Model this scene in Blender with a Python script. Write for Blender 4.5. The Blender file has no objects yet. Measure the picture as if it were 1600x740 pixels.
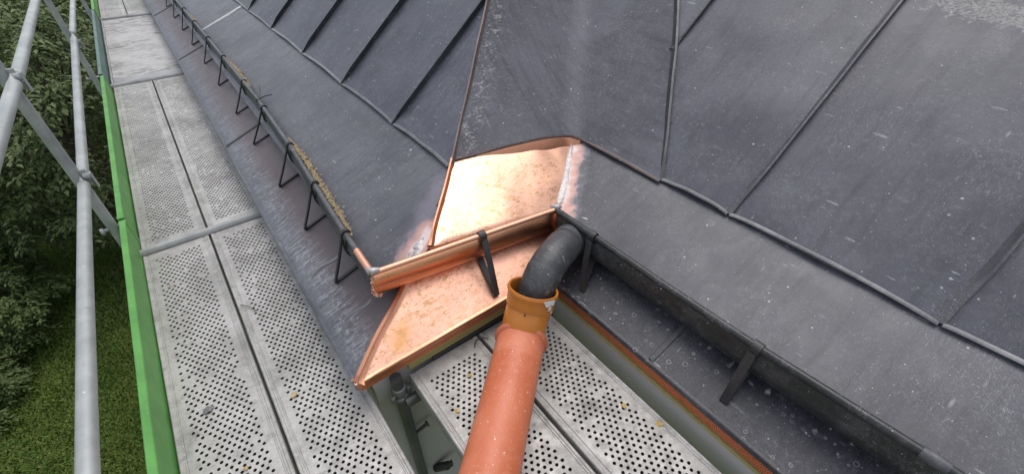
import bpy, math, random
import numpy as np
from mathutils import Vector, Matrix, noise
random.seed(7); rng = np.random.default_rng(7)
R = math.radians
scene = bpy.context.scene
C = scene.collection

# ------------------------------------------------------------------ camera
yaw, pitch, roll = R(37.70), R(39.25), R(0.227)
Fh = Vector((math.sin(yaw), math.cos(yaw), 0)); Rt = Vector((math.cos(yaw), -math.sin(yaw), 0)); Zu = Vector((0, 0, 1))
fw = Fh * math.cos(pitch) - Zu * math.sin(pitch)
up = Fh * math.sin(pitch) + Zu * math.cos(pitch)
rr = Rt * math.cos(roll) + up * math.sin(roll)
uu = up * math.cos(roll) - Rt * math.sin(roll)
cam_d = bpy.data.cameras.new('camera'); cam = bpy.data.objects.new('camera', cam_d); C.objects.link(cam)
cam_d.sensor_width = 36.0; cam_d.lens = 682.9 / 1600 * 36.0
cam_d.clip_start = 0.02; cam_d.clip_end = 600
M3 = Matrix((rr, uu, -fw)).transposed()
cam.matrix_world = Matrix.Translation((0, 0, 1.6)) @ M3.to_4x4()
scene.camera = cam

# ------------------------------------------------------------------ sky and sun (bright overcast)
SUN_EL, SUN_AZ = R(71), R(58)          # azimuth clockwise from +Y
w = bpy.data.worlds.new('World'); scene.world = w; w.use_nodes = True
nt = w.node_tree; nt.nodes.clear()
out = nt.nodes.new('ShaderNodeOutputWorld'); bg = nt.nodes.new('ShaderNodeBackground')
sky = nt.nodes.new('ShaderNodeTexSky'); sky.sky_type = 'NISHITA'; sky.sun_disc = False
sky.sun_elevation = SUN_EL; sky.sun_rotation = SUN_AZ
sky.air_density = 1.0; sky.dust_density = 2.5; sky.ozone_density = 1.0
hs = nt.nodes.new('ShaderNodeHueSaturation'); hs.inputs['Saturation'].default_value = 0.38
nt.links.new(sky.outputs[0], hs.inputs['Color']); nt.links.new(hs.outputs[0], bg.inputs['Color'])
bg.inputs['Strength'].default_value = 0.15
nt.links.new(bg.outputs[0], out.inputs['Surface'])
sd = bpy.data.lights.new('sun', 'SUN'); sun = bpy.data.objects.new('sun', sd); C.objects.link(sun)
sd.energy = 0.7; sd.angle = R(45); sd.color = (1.0, 0.96, 0.9)
sdir = Vector((math.sin(SUN_AZ) * math.cos(SUN_EL), math.cos(SUN_AZ) * math.cos(SUN_EL), math.sin(SUN_EL)))
sun.rotation_euler = sdir.to_track_quat('Z', 'Y').to_euler()
vs = scene.view_settings
vs.view_transform = 'Standard'; vs.look = 'None'; vs.gamma = 1.0; vs.use_curve_mapping = False
vs.exposure = 0.60

# ------------------------------------------------------------------ node helpers
class NT:
    def __init__(s, name):
        s.m = bpy.data.materials.new(name); s.m.use_nodes = True; s.t = s.m.node_tree
        s.b = s.t.nodes['Principled BSDF']; s.o = s.t.nodes['Material Output']
        s._co = None
    def n(s, typ, **kw):
        x = s.t.nodes.new(typ)
        for k, v in kw.items(): setattr(x, k, v)
        return x
    def link(s, a, b): s.t.links.new(a, b)
    def put(s, sock, v):
        if isinstance(v, bpy.types.NodeSocket): s.link(v, sock)
        elif v is not None:
            if isinstance(v, (tuple, list)) and sock.type == 'RGBA' and len(v) == 3: v = (*v, 1)
            sock.default_value = v
    def co(s):                                   # object coordinates, shifted at random from object to object
        if s._co is None:
            tc = s.n('ShaderNodeTexCoord'); oi = s.n('ShaderNodeObjectInfo')
            mul = s.n('ShaderNodeMath', operation='MULTIPLY'); mul.inputs[1].default_value = 37.0
            s.link(oi.outputs['Random'], mul.inputs[0])
            ad = s.n('ShaderNodeVectorMath', operation='ADD')
            s.link(tc.outputs['Object'], ad.inputs[0]); s.link(mul.outputs[0], ad.inputs[1]); s._co = ad.outputs[0]
        return s._co
    def pos(s): return s.n('ShaderNodeNewGeometry').outputs['Position']
    def scaled(s, vec, sc):
        mp = s.n('ShaderNodeMapping'); s.link(vec, mp.inputs['Vector']); mp.inputs['Scale'].default_value = sc
        return mp.outputs[0]
    def noise(s, scale, detail=4, rough=0.55, vec=None, stretch=None, dist=0.0):
        v = vec if vec is not None else s.co()
        if stretch: v = s.scaled(v, stretch)
        x = s.n('ShaderNodeTexNoise'); s.link(v, x.inputs['Vector'])
        x.inputs['Scale'].default_value = scale; x.inputs['Detail'].default_value = detail
        x.inputs['Roughness'].default_value = rough; x.inputs['Distortion'].default_value = dist
        return x.outputs['Fac']
    def vor(s, scale, feature='F1', vec=None, stretch=None, rnd=1.0):
        v = vec if vec is not None else s.co()
        if stretch: v = s.scaled(v, stretch)
        x = s.n('ShaderNodeTexVoronoi', feature=feature); s.link(v, x.inputs['Vector'])
        x.inputs['Scale'].default_value = scale; x.inputs['Randomness'].default_value = rnd
        return x.outputs['Distance'], (x.outputs['Color'] if feature != 'DISTANCE_TO_EDGE' else None)
    def rng(s, v, a, b, c=0.0, d=1.0):
        x = s.n('ShaderNodeMapRange'); x.clamp = True; s.link(v, x.inputs[0])
        for i, q in enumerate((a, b, c, d)): x.inputs[i + 1].default_value = q
        return x.outputs[0]
    def math(s, op, a, b=None):
        x = s.n('ShaderNodeMath', operation=op); s.put(x.inputs[0], a)
        if b is not None: s.put(x.inputs[1], b)
        return x.outputs[0]
    def mul(s, a, b): return s.math('MULTIPLY', a, b)
    def mix(s, f, a, b, mode='MIX'):
        x = s.n('ShaderNodeMix', data_type='RGBA', blend_type=mode)
        s.put(x.inputs['Factor'], f); s.put(x.inputs['A'], a); s.put(x.inputs['B'], b)
        return x.outputs['Result']
    def band(s, v, c, wd):                        # 1 where v is within wd of c
        d = s.math('ABSOLUTE', s.math('SUBTRACT', v, c)); return s.rng(d, wd, wd * 0.3, 0, 1)
    def seg(s, a, b):                             # distance of the shaded point from a segment in the place
        a = Vector(a); b = Vector(b); ab = b - a
        p = s.n('ShaderNodeVectorMath', operation='SUBTRACT'); s.link(s.pos(), p.inputs[0]); p.inputs[1].default_value = a
        d = s.n('ShaderNodeVectorMath', operation='DOT_PRODUCT'); s.link(p.outputs[0], d.inputs[0]); d.inputs[1].default_value = ab / ab.length_squared
        t = s.n('ShaderNodeClamp'); s.link(d.outputs['Value'], t.inputs[0])
        sc = s.n('ShaderNodeVectorMath', operation='SCALE'); sc.inputs[0].default_value = ab; s.link(t.outputs[0], sc.inputs['Scale'])
        df = s.n('ShaderNodeVectorMath', operation='SUBTRACT'); s.link(p.outputs[0], df.inputs[0]); s.link(sc.outputs[0], df.inputs[1])
        ln = s.n('ShaderNodeVectorMath', operation='LENGTH'); s.link(df.outputs[0], ln.inputs[0])
        return ln.outputs['Value']
    def bump(s, h, strength=0.3, dist=0.002, prev=None):
        x = s.n('ShaderNodeBump'); s.link(h, x.inputs['Height']); x.inputs['Strength'].default_value = strength
        x.inputs['Distance'].default_value = dist
        if prev is not None: s.link(prev, x.inputs['Normal'])
        return x.outputs[0]
    def fin(s, col, rough=0.5, metal=0.0, normal=None, spec=None):
        s.put(s.b.inputs['Base Color'], col); s.put(s.b.inputs['Roughness'], rough); s.put(s.b.inputs['Metallic'], metal)
        if normal is not None: s.link(normal, s.b.inputs['Normal'])
        if spec is not None: s.b.inputs['Specular IOR Level'].default_value = spec
        return s.m

# key points of the place (metres; camera stands at the origin, 1.6 above the boards)
XL, YM, XR, ZE = 0.10, 1.075, 1.045, 0.15           # eave lines and eave height
C1 = Vector((XL, 1.07, ZE)); C2 = Vector((1.036, 1.083, ZE))
G1 = Vector((0.317, 1.281, 0.440)); G2 = Vector((1.193, 1.208, 0.400))
HIP = [Vector((0.57, 1.29, 0.428)), Vector((0.721, 1.442, 0.488)), Vector((0.902, 1.627, 0.561)),
       Vector((1.543, 2.206, 1.100)), Vector((3.2, 3.72, 2.50))]
VAL = [Vector((1.264, 1.261, 0.328)), Vector((1.43, 1.395, 0.394)), Vector((1.608, 1.544, 0.465)),
       Vector((2.291, 2.24, 0.996)), Vector((3.9, 3.88, 2.36))]
XBL, ZBL = 0.87, 0.548                              # break of pitch on the left slope
XBR, ZBR = 1.665, 0.488                             # and on the right slope
VSE = [Vector((1.66, 0.985, 0.486)), Vector((2.155, 1.391, 0.900)), Vector((2.393, 1.606, 1.10)), Vector((3.9, 2.95, 2.365))]

# ------------------------------------------------------------------ materials
def patina(name, kind='lr', base=(0.064, 0.065, 0.085), lite=(0.115, 0.117, 0.143), extra=None, spec=0.55, rough0=0.38, bump=1.0):
    k = NT(name)
    st = (0.5, 6.0, 1.0) if kind == 'lr' else (6.0, 0.5, 1.0)
    big = k.noise(1.7, 6, 0.62, dist=0.4); mid = k.noise(9, 6, 0.68); streak = k.noise(5, 5, 0.62, stretch=st); fine = k.noise(150, 4, 0.65); grit = k.noise(48, 5, 0.75)
    col = k.mix(k.rng(big, 0.36, 0.66), base, lite)
    col = k.mix(k.mul(k.rng(streak, 0.48, 0.70), 0.55), col, tuple(c * 0.60 for c in base))
    col = k.mix(k.mul(k.rng(mid, 0.52, 0.74), 0.40), col, (0.175, 0.175, 0.185))
    col = k.mix(k.mul(k.rng(mid, 0.44, 0.28), 0.40), col, tuple(c * 0.66 for c in base))
    col = k.mix(k.mul(k.mul(k.rng(grit, 0.54, 0.70), k.rng(k.noise(3.3, 4, 0.6), 0.38, 0.62)), 0.45), col, (0.26, 0.26, 0.27))
    col = k.mix(k.mul(k.rng(fine, 0.52, 0.78), 0.22), col, (0.24, 0.24, 0.25))
    oi = k.n('ShaderNodeObjectInfo'); hv = k.n('ShaderNodeHueSaturation'); k.link(col, hv.inputs['Color'])
    k.link(k.rng(oi.outputs['Random'], 0, 1, 0.70, 1.02), hv.inputs['Value']); col = hv.outputs[0]
    # short rubbed strokes at several angles
    for rot, sc3, th, am in ((0.6, (46, 9, 14), 0.80, 0.55), (-0.5, (52, 8, 14), 0.84, 0.55), (1.35, (38, 6, 14), 0.86, 0.5), (2.2, (90, 16, 20), 0.80, 0.45)):
        mp = k.n('ShaderNodeMapping'); k.link(k.co(), mp.inputs['Vector']); mp.inputs['Rotation'].default_value = (0, 0, rot); mp.inputs['Scale'].default_value = sc3
        d0, c0 = k.vor(1.0, vec=mp.outputs[0]); sx = k.n('ShaderNodeSeparateColor'); k.link(c0, sx.inputs[0])
        r0 = k.mul(k.rng(sx.outputs[0], th, 1.0), 0.24)
        mk = k.mul(k.rng(k.math('SUBTRACT', r0, d0), 0.0, 0.06), k.rng(k.noise(2.2 + rot, 4, 0.6), 0.42, 0.6))
        col = k.mix(k.mul(k.mul(mk, k.rng(grit, 0.36, 0.55)), am), col, (0.40, 0.40, 0.415))
    # scratches in several directions, masked to patches
    for i, (stv, sc, wd, am) in enumerate((((1.0, 11.0, 3.0), 12, 0.0045, 0.6), ((9.0, 1.6, 3.0), 13, 0.004, 0.5), ((5.0, 5.5, 2.0), 8, 0.0035, 0.55), ((2.0, 3.0, 3.0), 6, 0.0022, 0.5))):
        n = k.noise(sc, 2, 0.5, stretch=stv, dist=0.5 + 0.8 * i)
        ln = k.band(n, 0.5 + 0.03 * i, wd)
        mk = k.rng(k.noise(2.6 + 0.9 * i, 4, 0.6), 0.47, 0.60)
        col = k.mix(k.mul(k.mul(ln, mk), am * 1.25), col, (0.50, 0.50, 0.51))
    # pale spots and drips of several sizes
    for sc, th, rad, am in ((34, 0.78, 0.17, 0.65), (85, 0.80, 0.20, 0.55), (15, 0.90, 0.12, 0.6)):
        d, vc = k.vor(sc); sx = k.n('ShaderNodeSeparateColor'); k.link(vc, sx.inputs[0])
        dd = k.math('ADD', d, k.mul(k.math('SUBTRACT', grit, 0.5), 0.12))
        r = k.mul(k.rng(sx.outputs[0], th, 1.0), rad)
        col = k.mix(k.mul(k.rng(k.math('SUBTRACT', r, dd), 0.0, 0.03), am), col, (0.50, 0.50, 0.51))
    sl = (7.0, 30.0, 14.0) if kind == 'lr' else (30.0, 7.0, 14.0)
    d2, vc2 = k.vor(1.0, stretch=sl); sx2 = k.n('ShaderNodeSeparateColor'); k.link(vc2, sx2.inputs[0])
    r2 = k.mul(k.rng(sx2.outputs[1], 0.86, 1.0), 0.20)
    col = k.mix(k.mul(k.rng(k.math('SUBTRACT', r2, d2), 0, 0.12), 0.45), col, (0.40, 0.40, 0.41))
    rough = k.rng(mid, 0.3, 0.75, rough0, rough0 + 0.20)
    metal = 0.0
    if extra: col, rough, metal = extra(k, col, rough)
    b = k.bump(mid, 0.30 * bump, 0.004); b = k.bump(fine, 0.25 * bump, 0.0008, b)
    return k.fin(col, rough, metal, b, spec)

def ex_left_lower(k, col, rough):
    # heat-tinted, tinned patch beside the new copper at the hip foot
    d = k.seg((0.44, 1.31, 0.38), (0.80, 1.56, 0.50)); nz = k.noise(14, 4, 0.6)
    d2 = k.math('ADD', d, k.mul(k.math('SUBTRACT', nz, 0.5), 0.10))
    d3 = k.seg((0.47, 1.30, 0.39), (0.60, 1.36, 0.43)); d4 = k.math('ADD', d3, k.mul(k.math('SUBTRACT', nz, 0.5), 0.10))
    col = k.mix(k.mul(k.rng(d2, 0.075, 0.02), 0.35), col, (0.30, 0.26, 0.33))
    col = k.mix(k.mul(k.rng(d4, 0.085, 0.045), 0.8), col, (0.62, 0.36, 0.30))
    col = k.mix(k.mul(k.rng(d4, 0.035, 0.015), 0.6), col, (0.80, 0.72, 0.70))
    return col, rough, k.mul(k.rng(d4, 0.085, 0.045), 0.5)
def ex_right_lower(k, col, rough):
    d = k.seg((1.25, 1.22, 0.33), (1.60, 1.52, 0.47)); nz = k.noise(16, 4, 0.6)
    d4 = k.math('ADD', d, k.mul(k.math('SUBTRACT', nz, 0.5), 0.12))
    col = k.mix(k.mul(k.rng(d4, 0.10, 0.05), 0.5), col, (0.30, 0.30, 0.34))
    col = k.mix(k.mul(k.rng(d4, 0.065, 0.035), 0.85), col, (0.66, 0.40, 0.34))
    col = k.mix(k.mul(k.rng(d4, 0.025, 0.0), 0.7), col, (0.75, 0.70, 0.70))
    return col, rough, k.mul(k.rng(d4, 0.06, 0.03), 0.4)
def ex_right_upper(k, col, rough):              # smear of old mortar
    d = k.seg((2.55, 0.50, 1.22), (2.52, 0.05, 1.21)); nz = k.noise(30, 6, 0.75)
    d2 = k.math('ADD', d, k.mul(k.math('SUBTRACT', nz, 0.5), 0.22))
    m = k.mul(k.rng(d2, 0.050, 0.038), k.rng(k.noise(85, 6, 0.8, stretch=(2, 1, 1)), 0.43, 0.57))
    return k.mix(k.mul(m, 0.62), col, (0.36, 0.34, 0.32)), rough, 0.0
def ex_valley(k, col, rough):                   # scuffs beside the hip, patchy paler valley crease
    d = k.seg(HIP[2] + Vector((0.05, -0.02, 0)), HIP[3] + Vector((0.06, -0.02, 0)))
    sc = k.rng(k.noise(26, 5, 0.7, stretch=(1.0, 2.4, 2.4), dist=1.0), 0.54, 0.62)
    col = k.mix(k.mul(k.mul(k.rng(d, 0.075, 0.02), sc), 0.7), col, (0.45, 0.44, 0.43))
    dv = k.seg(VAL[2], VAL[3])
    col = k.mix(k.mul(k.mul(k.rng(dv, 0.09, 0.0), k.rng(k.noise(7, 5, 0.6, stretch=(1, 1, 0.3)), 0.5, 0.75)), 0.22), col, (0.22, 0.215, 0.215))
    dl = k.seg((0.93, 1.60, 0.57), (1.60, 1.53, 0.47))
    col = k.mix(k.mul(k.mul(k.rng(dl, 0.06, 0.01), k.rng(k.noise(20, 4, 0.6), 0.42, 0.6)), 0.5), col, (0.30, 0.20, 0.17))
    return col, rough, 0.0
def ex_left_apron(k, col, rough):               # chalky run-off near the eave, brownish under the gutter
    sp = k.n('ShaderNodeSeparateXYZ'); k.link(k.pos(), sp.inputs[0]); x = sp.outputs[0]
    st = k.rng(k.noise(9, 5, 0.65, stretch=(0.6, 7.0, 1.0)), 0.5, 0.63)
    sp2 = k.rng(k.noise(45, 5, 0.7, stretch=(1.0, 1.6, 1.0)), 0.5, 0.66)
    band = k.mul(k.rng(x, 0.11, 0.145), k.rng(x, 0.27, 0.19))
    near = k.rng(sp.outputs[1], 5.5, 2.0, 0.45, 1.0)
    col = k.mix(k.mul(k.rng(x, 0.14, 0.24), 0.80), col, (0.088, 0.062, 0.062))
    col = k.mix(k.mul(k.mul(k.mul(st, band), near), 0.50), col, (0.34, 0.36, 0.39))
    col = k.mix(k.mul(k.mul(k.mul(sp2, band), near), 0.45), col, (0.42, 0.45, 0.48))
    return col, rough, 0.0
def ex_right_apron(k, col, rough):              # lichen rings and droppings
    for sc, a, b in ((24, 0.05, 0.66), (41, 0.07, 0.70)):
        d, vc = k.vor(sc); sx = k.n('ShaderNodeSeparateColor'); k.link(vc, sx.inputs[0])
        has = k.rng(sx.outputs[0], b, b + 0.04); rad = k.mul(k.rng(sx.outputs[1], 0, 1), 0.26)
        dd = k.math('ADD', d, k.mul(k.math('SUBTRACT', k.noise(60, 3, 0.6), 0.5), 0.28))
        ring = k.rng(k.math('ABSOLUTE', k.math('SUBTRACT', dd, rad)), a, 0.0)
        col = k.mix(k.mul(k.mul(ring, has), 0.55), col, (0.40, 0.42, 0.40))
    d, vc = k.vor(13); sx = k.n('ShaderNodeSeparateColor'); k.link(vc, sx.inputs[0])
    dd = k.math('ADD', d, k.mul(k.math('SUBTRACT', k.noise(80, 3, 0.6), 0.5), 0.35))
    col = k.mix(k.mul(k.mul(k.rng(dd, 0.14, 0.06), k.rng(sx.outputs[2], 0.70, 0.74)), 0.7), col, (0.52, 0.54, 0.50))
    return col, rough, 0.0

def ex_elbow(k, col, rough):                    # tan scuff bands and paint rubs
    for a, b, wd in (((0.955, 0.90, 0.30), (0.985, 1.02, 0.425), 0.012), ((0.83, 0.86, 0.27), (0.93, 0.93, 0.33), 0.014)):
        d = k.seg(a, b); d = k.math('ADD', d, k.mul(k.math('SUBTRACT', k.noise(40, 4, 0.7), 0.5), 0.035))
        m_ = k.mul(k.rng(d, wd, wd * 0.3), k.rng(k.noise(70, 4, 0.7, stretch=(1, 1, 4)), 0.44, 0.58))
        col = k.mix(k.mul(m_, 0.7), col, (0.36, 0.27, 0.20))
    return col, rough, 0.0
MAT = {}
MAT['left_upper'] = patina('patina_left_upper', 'lr', base=(0.057, 0.059, 0.081), lite=(0.100, 0.103, 0.130))
MAT['right_upper'] = patina('patina_right_upper', 'lr', extra=ex_right_upper)
MAT['valley'] = patina('patina_valley', 'm', base=(0.070, 0.070, 0.083), extra=ex_valley, rough0=0.58, spec=0.42)
MAT['left_lower'] = patina('patina_left_lower', 'lr', base=(0.069, 0.070, 0.087), lite=(0.125, 0.127, 0.147), extra=ex_left_lower)
MAT['right_lower'] = patina('patina_right_lower', 'lr', base=(0.068, 0.069, 0.086), lite=(0.123, 0.125, 0.146), extra=ex_right_lower)
MAT['left_apron'] = patina('patina_left_apron', 'lr', base=(0.056, 0.057, 0.068), extra=ex_left_apron)
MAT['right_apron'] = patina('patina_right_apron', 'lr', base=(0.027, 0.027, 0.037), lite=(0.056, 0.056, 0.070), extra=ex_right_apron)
MAT['hem'] = patina('patina_worn_hem', 'lr', base=(0.09, 0.09, 0.098), lite=(0.26, 0.26, 0.265))
MAT['seam'] = patina('patina_seam', 'lr', base=(0.035, 0.036, 0.042), lite=(0.07, 0.07, 0.078))
MAT['seam_grey'] = patina('patina_seam_grey', 'lr', base=(0.050, 0.051, 0.060), lite=(0.10, 0.10, 0.11))
MAT['gutter_dark'] = patina('patina_gutter', 'm', base=(0.018, 0.021, 0.021), lite=(0.038, 0.040, 0.040), rough0=0.32, spec=0.5, bump=0.25)
MAT['elbow'] = patina('patina_elbow', 'm', base=(0.042, 0.044, 0.049), lite=(0.085, 0.088, 0.094), extra=ex_elbow)
MAT['hem_brown'] = patina('patina_brown_hem', 'm', base=(0.090, 0.066, 0.060), lite=(0.20, 0.13, 0.11))

def copper(name, spots=0.5, rough0=0.30, tint=(0.94, 0.57, 0.40), brown=0.0, stain=False, bump=1.0):
    k = NT(name)
    n1 = k.noise(5, 5, 0.6); n2 = k.noise(30, 5, 0.72, stretch=(1.0, 1.7, 1.7), dist=0.8); n3 = k.noise(110, 3, 0.6)
    col = k.mix(k.rng(n1, 0.3, 0.7), tint, tuple(c * q for c, q in zip(tint, (1.0, 1.06, 1.1))))
    m = k.mul(k.rng(n2, 0.50, 0.66), k.rng(k.noise(7, 3, 0.6), 0.34, 0.58))
    col = k.mix(k.mul(m, spots), col, (0.42, 0.26, 0.08))
    m2 = k.mul(k.rng(n3, 0.57, 0.72), k.rng(k.noise(6, 3, 0.6, stretch=(1, 1.3, 1)), 0.40, 0.58))
    col = k.mix(k.mul(m2, spots * 0.8), col, (0.17, 0.09, 0.05))
    smear = k.mul(k.rng(k.noise(16, 6, 0.75, stretch=(1.0, 2.5, 1.5), dist=1.2), 0.50, 0.66), k.rng(k.noise(3.5, 3, 0.5), 0.4, 0.6))
    col = k.mix(k.mul(smear, spots * 0.5), col, (0.62, 0.30, 0.14))
    if stain:
        d = k.seg((0.30, 1.12, 0.18), (0.34, 1.16, 0.20)); d = k.math('ADD', d, k.mul(k.math('SUBTRACT', k.noise(25, 4, 0.6), 0.5), 0.09))
        col = k.mix(k.mul(k.rng(d, 0.05, 0.01), 0.45), col, (0.70, 0.36, 0.06))
    if brown: col = k.mix(k.mul(k.rng(n1, 0.25, 0.65), brown), col, (0.12, 0.055, 0.035))
    rough = k.rng(n1, 0.3, 0.7, rough0 - 0.05, rough0 + 0.10)
    b = k.bump(k.noise(7, 3, 0.5), 0.20 * bump, 0.006); b = k.bump(n3, 0.12 * bump, 0.0008, b)
    return k.fin(col, rough, k.rng(k.mul(m2, spots), 0, 1, 1.0, 0.45), b)
MAT['copper_sheet'] = copper('copper_sheet_new', 0.95, 0.37, (0.93, 0.53, 0.375))
MAT['copper_apron'] = copper('copper_apron_new', 1.0, 0.40, (0.95, 0.52, 0.37), stain=True)
MAT['copper_gutter'] = copper('copper_gutter_new', 0.45, 0.28, (0.95, 0.45, 0.25), bump=0.45)
MAT['copper_edge'] = copper('copper_edge', 0.5, 0.36, (0.80, 0.36, 0.22), 0.35)
MAT['copper_brown'] = copper('copper_brown', 0.6, 0.45, (0.50, 0.25, 0.16), 0.75)
MAT['copper_lip'] = copper('copper_lip', 0.4, 0.46, (0.80, 0.42, 0.29))
MAT['copper_mesh'] = copper('copper_mesh', 0.2, 0.45, (0.92, 0.40, 0.21), 0.1)

k = NT('solder'); n = k.noise(60, 4, 0.6)
MAT['solder'] = k.fin(k.mix(k.rng(n, 0.3, 0.7), (0.34, 0.30, 0.295), (0.55, 0.53, 0.53)), 0.5, 0.5, k.bump(n, 0.7, 0.003))
k = NT('solder_chalk'); n = k.noise(40, 4, 0.6)
MAT['solder_chalk'] = k.fin(k.mix(k.rng(n, 0.3, 0.7), (0.34, 0.34, 0.35), (0.58, 0.58, 0.58)), 0.6, 0.1, k.bump(n, 0.5, 0.002))

def steel_deck(name, tone=1.0, warm=0.0):
    k = NT(name)
    a, b = (0.31 * tone, 0.300 * tone, 0.285 * tone), (0.51 * tone, 0.495 * tone, 0.475 * tone)
    n1 = k.noise(3.2, 5, 0.65); n2 = k.noise(22, 5, 0.7); n3 = k.noise(120, 3, 0.6)
    col = k.mix(k.rng(n1, 0.35, 0.65), a, b)
    col = k.mix(k.mul(k.rng(n2, 0.50, 0.72), 0.65), col, (0.20 * tone, 0.195 * tone, 0.18 * tone))
    col = k.mix(k.mul(k.rng(n2, 0.44, 0.30), 0.5), col, (0.58 * tone, 0.575 * tone, 0.57 * tone))
    col = k.mix(k.mul(k.rng(n3, 0.55, 0.75), 0.5), col, (0.15, 0.145, 0.13))
    col = k.mix(k.mul(k.mul(k.rng(k.noise(70, 4, 0.7), 0.60, 0.68), k.rng(k.noise(4, 3, 0.5), 0.45, 0.6)), 0.6), col, (0.62, 0.62, 0.60))
    rs = k.mul(k.rng(k.noise(13, 5, 0.7), 0.60, 0.70), k.rng(k.noise(2.3, 3, 0.5), 0.48, 0.62)); col = k.mix(k.mul(rs, 0.45), col, (0.20, 0.12, 0.07))
    bm = k.bump(n3, 0.5, 0.0012); bm = k.bump(n2, 0.3, 0.003, bm)
    return k.fin(col, k.rng(n2, 0.3, 0.7, 0.42, 0.68), 0.25, bm)
MAT['deck'] = steel_deck('galvanised_deck', 0.90)
MAT['deck_grey'] = steel_deck('galvanised_deck_grey', 0.85)
def tube_mat(name, a, b, metal=0.35):
    k = NT(name); n1 = k.noise(6, 5, 0.65); n2 = k.noise(55, 5, 0.7)
    col = k.mix(k.rng(n1, 0.35, 0.65), a, b)
    col = k.mix(k.mul(k.rng(n2, 0.58, 0.74), 0.45), col, (0.16, 0.16, 0.15))
    d, vc = k.vor(26); sx = k.n('ShaderNodeSeparateColor'); k.link(vc, sx.inputs[0])
    col = k.mix(k.mul(k.rng(k.math('SUBTRACT', k.mul(k.rng(sx.outputs[0], 0.85, 1), 0.2), d), 0, 0.05), 0.8), col, (0.72, 0.72, 0.70))
    return k.fin(col, k.rng(n1, 0.3, 0.7, 0.38, 0.58), metal, k.bump(n2, 0.3, 0.001))
MAT['tube'] = tube_mat('galvanised_tube', (0.31, 0.325, 0.32), (0.45, 0.465, 0.455))
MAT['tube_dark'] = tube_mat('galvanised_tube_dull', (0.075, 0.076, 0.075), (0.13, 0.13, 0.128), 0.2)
MAT['tube_mid'] = tube_mat('galvanised_cap', (0.26, 0.26, 0.255), (0.40, 0.40, 0.395))
MAT['tube_dull'] = tube_mat('galvanised_dull', (0.15, 0.155, 0.155), (0.24, 0.245, 0.245), 0.2)
MAT['iron'] = tube_mat('bracket_iron', (0.028, 0.028, 0.030), (0.065, 0.06, 0.058), 0.2)
MAT['iron_wire'] = tube_mat('bracket_wire', (0.018, 0.018, 0.020), (0.035, 0.035, 0.036), 0.1)

def plain(name, a, b, scale=8, rough=0.6, spots=None, bump=0.3, stretch=None, spec=None):
    k = NT(name); n1 = k.noise(scale, 5, 0.6, stretch=stretch); n2 = k.noise(scale * 12, 4, 0.65)
    col = k.mix(k.rng(n1, 0.3, 0.7), a, b)
    if spots:
        d, vc = k.vor(60); sx = k.n('ShaderNodeSeparateColor'); k.link(vc, sx.inputs[0])
        col = k.mix(k.mul(k.rng(k.math('SUBTRACT', k.mul(k.rng(sx.outputs[0], 0.72, 1), 0.22), d), 0, 0.05), 0.75), col, spots)
        m = k.mul(k.rng(k.noise(90, 4, 0.7), 0.60, 0.70), k.rng(k.noise(9, 3, 0.5), 0.45, 0.6))
        col = k.mix(k.mul(m, 0.5), col, spots)
    return k.fin(col, rough, 0, k.bump(n2, bump, 0.0015), spec)
MAT['green'] = plain('green_paint', (0.075, 0.255, 0.048), (0.135, 0.375, 0.085), 7, 0.5, (0.40, 0.50, 0.30))
MAT['green_old'] = plain('grey_green_paint', (0.08, 0.15, 0.13), (0.14, 0.22, 0.20), 6, 0.6, (0.35, 0.40, 0.36))
k = NT('brick_red_plastic'); n1 = k.noise(4.5, 5, 0.62); n2 = k.noise(95, 4, 0.7); n3 = k.noise(22, 5, 0.7)
col = k.mix(k.rng(n1, 0.32, 0.68), (0.50, 0.118, 0.045), (0.60, 0.185, 0.095))
col = k.mix(k.mul(k.rng(n3, 0.54, 0.70), 0.35), col, (0.66, 0.30, 0.20))
for sc, th, rad in ((60, 0.70, 0.22), (130, 0.74, 0.24), (24, 0.90, 0.16)):
    d, vc = k.vor(sc); sx = k.n('ShaderNodeSeparateColor'); k.link(vc, sx.inputs[0])
    col = k.mix(k.mul(k.rng(k.math('SUBTRACT', k.mul(k.rng(sx.outputs[0], th, 1), rad), k.math('ADD', d, k.mul(k.math('SUBTRACT', n2, 0.5), 0.15))), 0, 0.04), 0.75), col, (0.78, 0.55, 0.45))
col = k.mix(k.mul(k.mul(k.rng(n2, 0.58, 0.70), k.rng(k.noise(6, 4, 0.6), 0.46, 0.62)), 0.5), col, (0.74, 0.48, 0.38))
for stv, c_, w_ in (((3, 10, 10), 0.5, 0.004), ((10, 3, 6), 0.53, 0.0035)):
    col = k.mix(k.mul(k.mul(k.band(k.noise(5, 2, 0.5, stretch=stv, dist=0.8), c_, w_), k.rng(k.noise(4, 3, 0.6), 0.5, 0.6)), 0.6), col, (0.75, 0.45, 0.35))
MAT['red_pipe'] = k.fin(col, k.rng(n3, 0.3, 0.7, 0.38, 0.55), 0, k.bump(n3, 0.12, 0.002))
MAT['ochre_pipe'] = plain('ochre_plastic', (0.50, 0.17, 0.025), (0.56, 0.20, 0.032), 7, 0.36, None, 0.1)
MAT['white_paint'] = plain('white_blotch', (0.62, 0.60, 0.55), (0.75, 0.74, 0.70), 40, 0.7)
MAT['deck_inside'] = plain('shade_dark_inside', (0.030, 0.026, 0.022), (0.055, 0.045, 0.036), 9, 0.9)  # shade behind the board holes, painted as a near-black hole wall and bottom
MAT['hole'] = plain('dark_hole', (0.004, 0.004, 0.004), (0.008, 0.008, 0.008))
MAT['wall'] = plain('grey_render', (0.46, 0.445, 0.43), (0.53, 0.51, 0.495), 2.5, 0.85, None, 0.35)
MAT['board'] = plain('yellowed_board', (0.30, 0.27, 0.09), (0.42, 0.37, 0.15), 6, 0.7, None, 0.3, (0.5, 5, 5))
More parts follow.
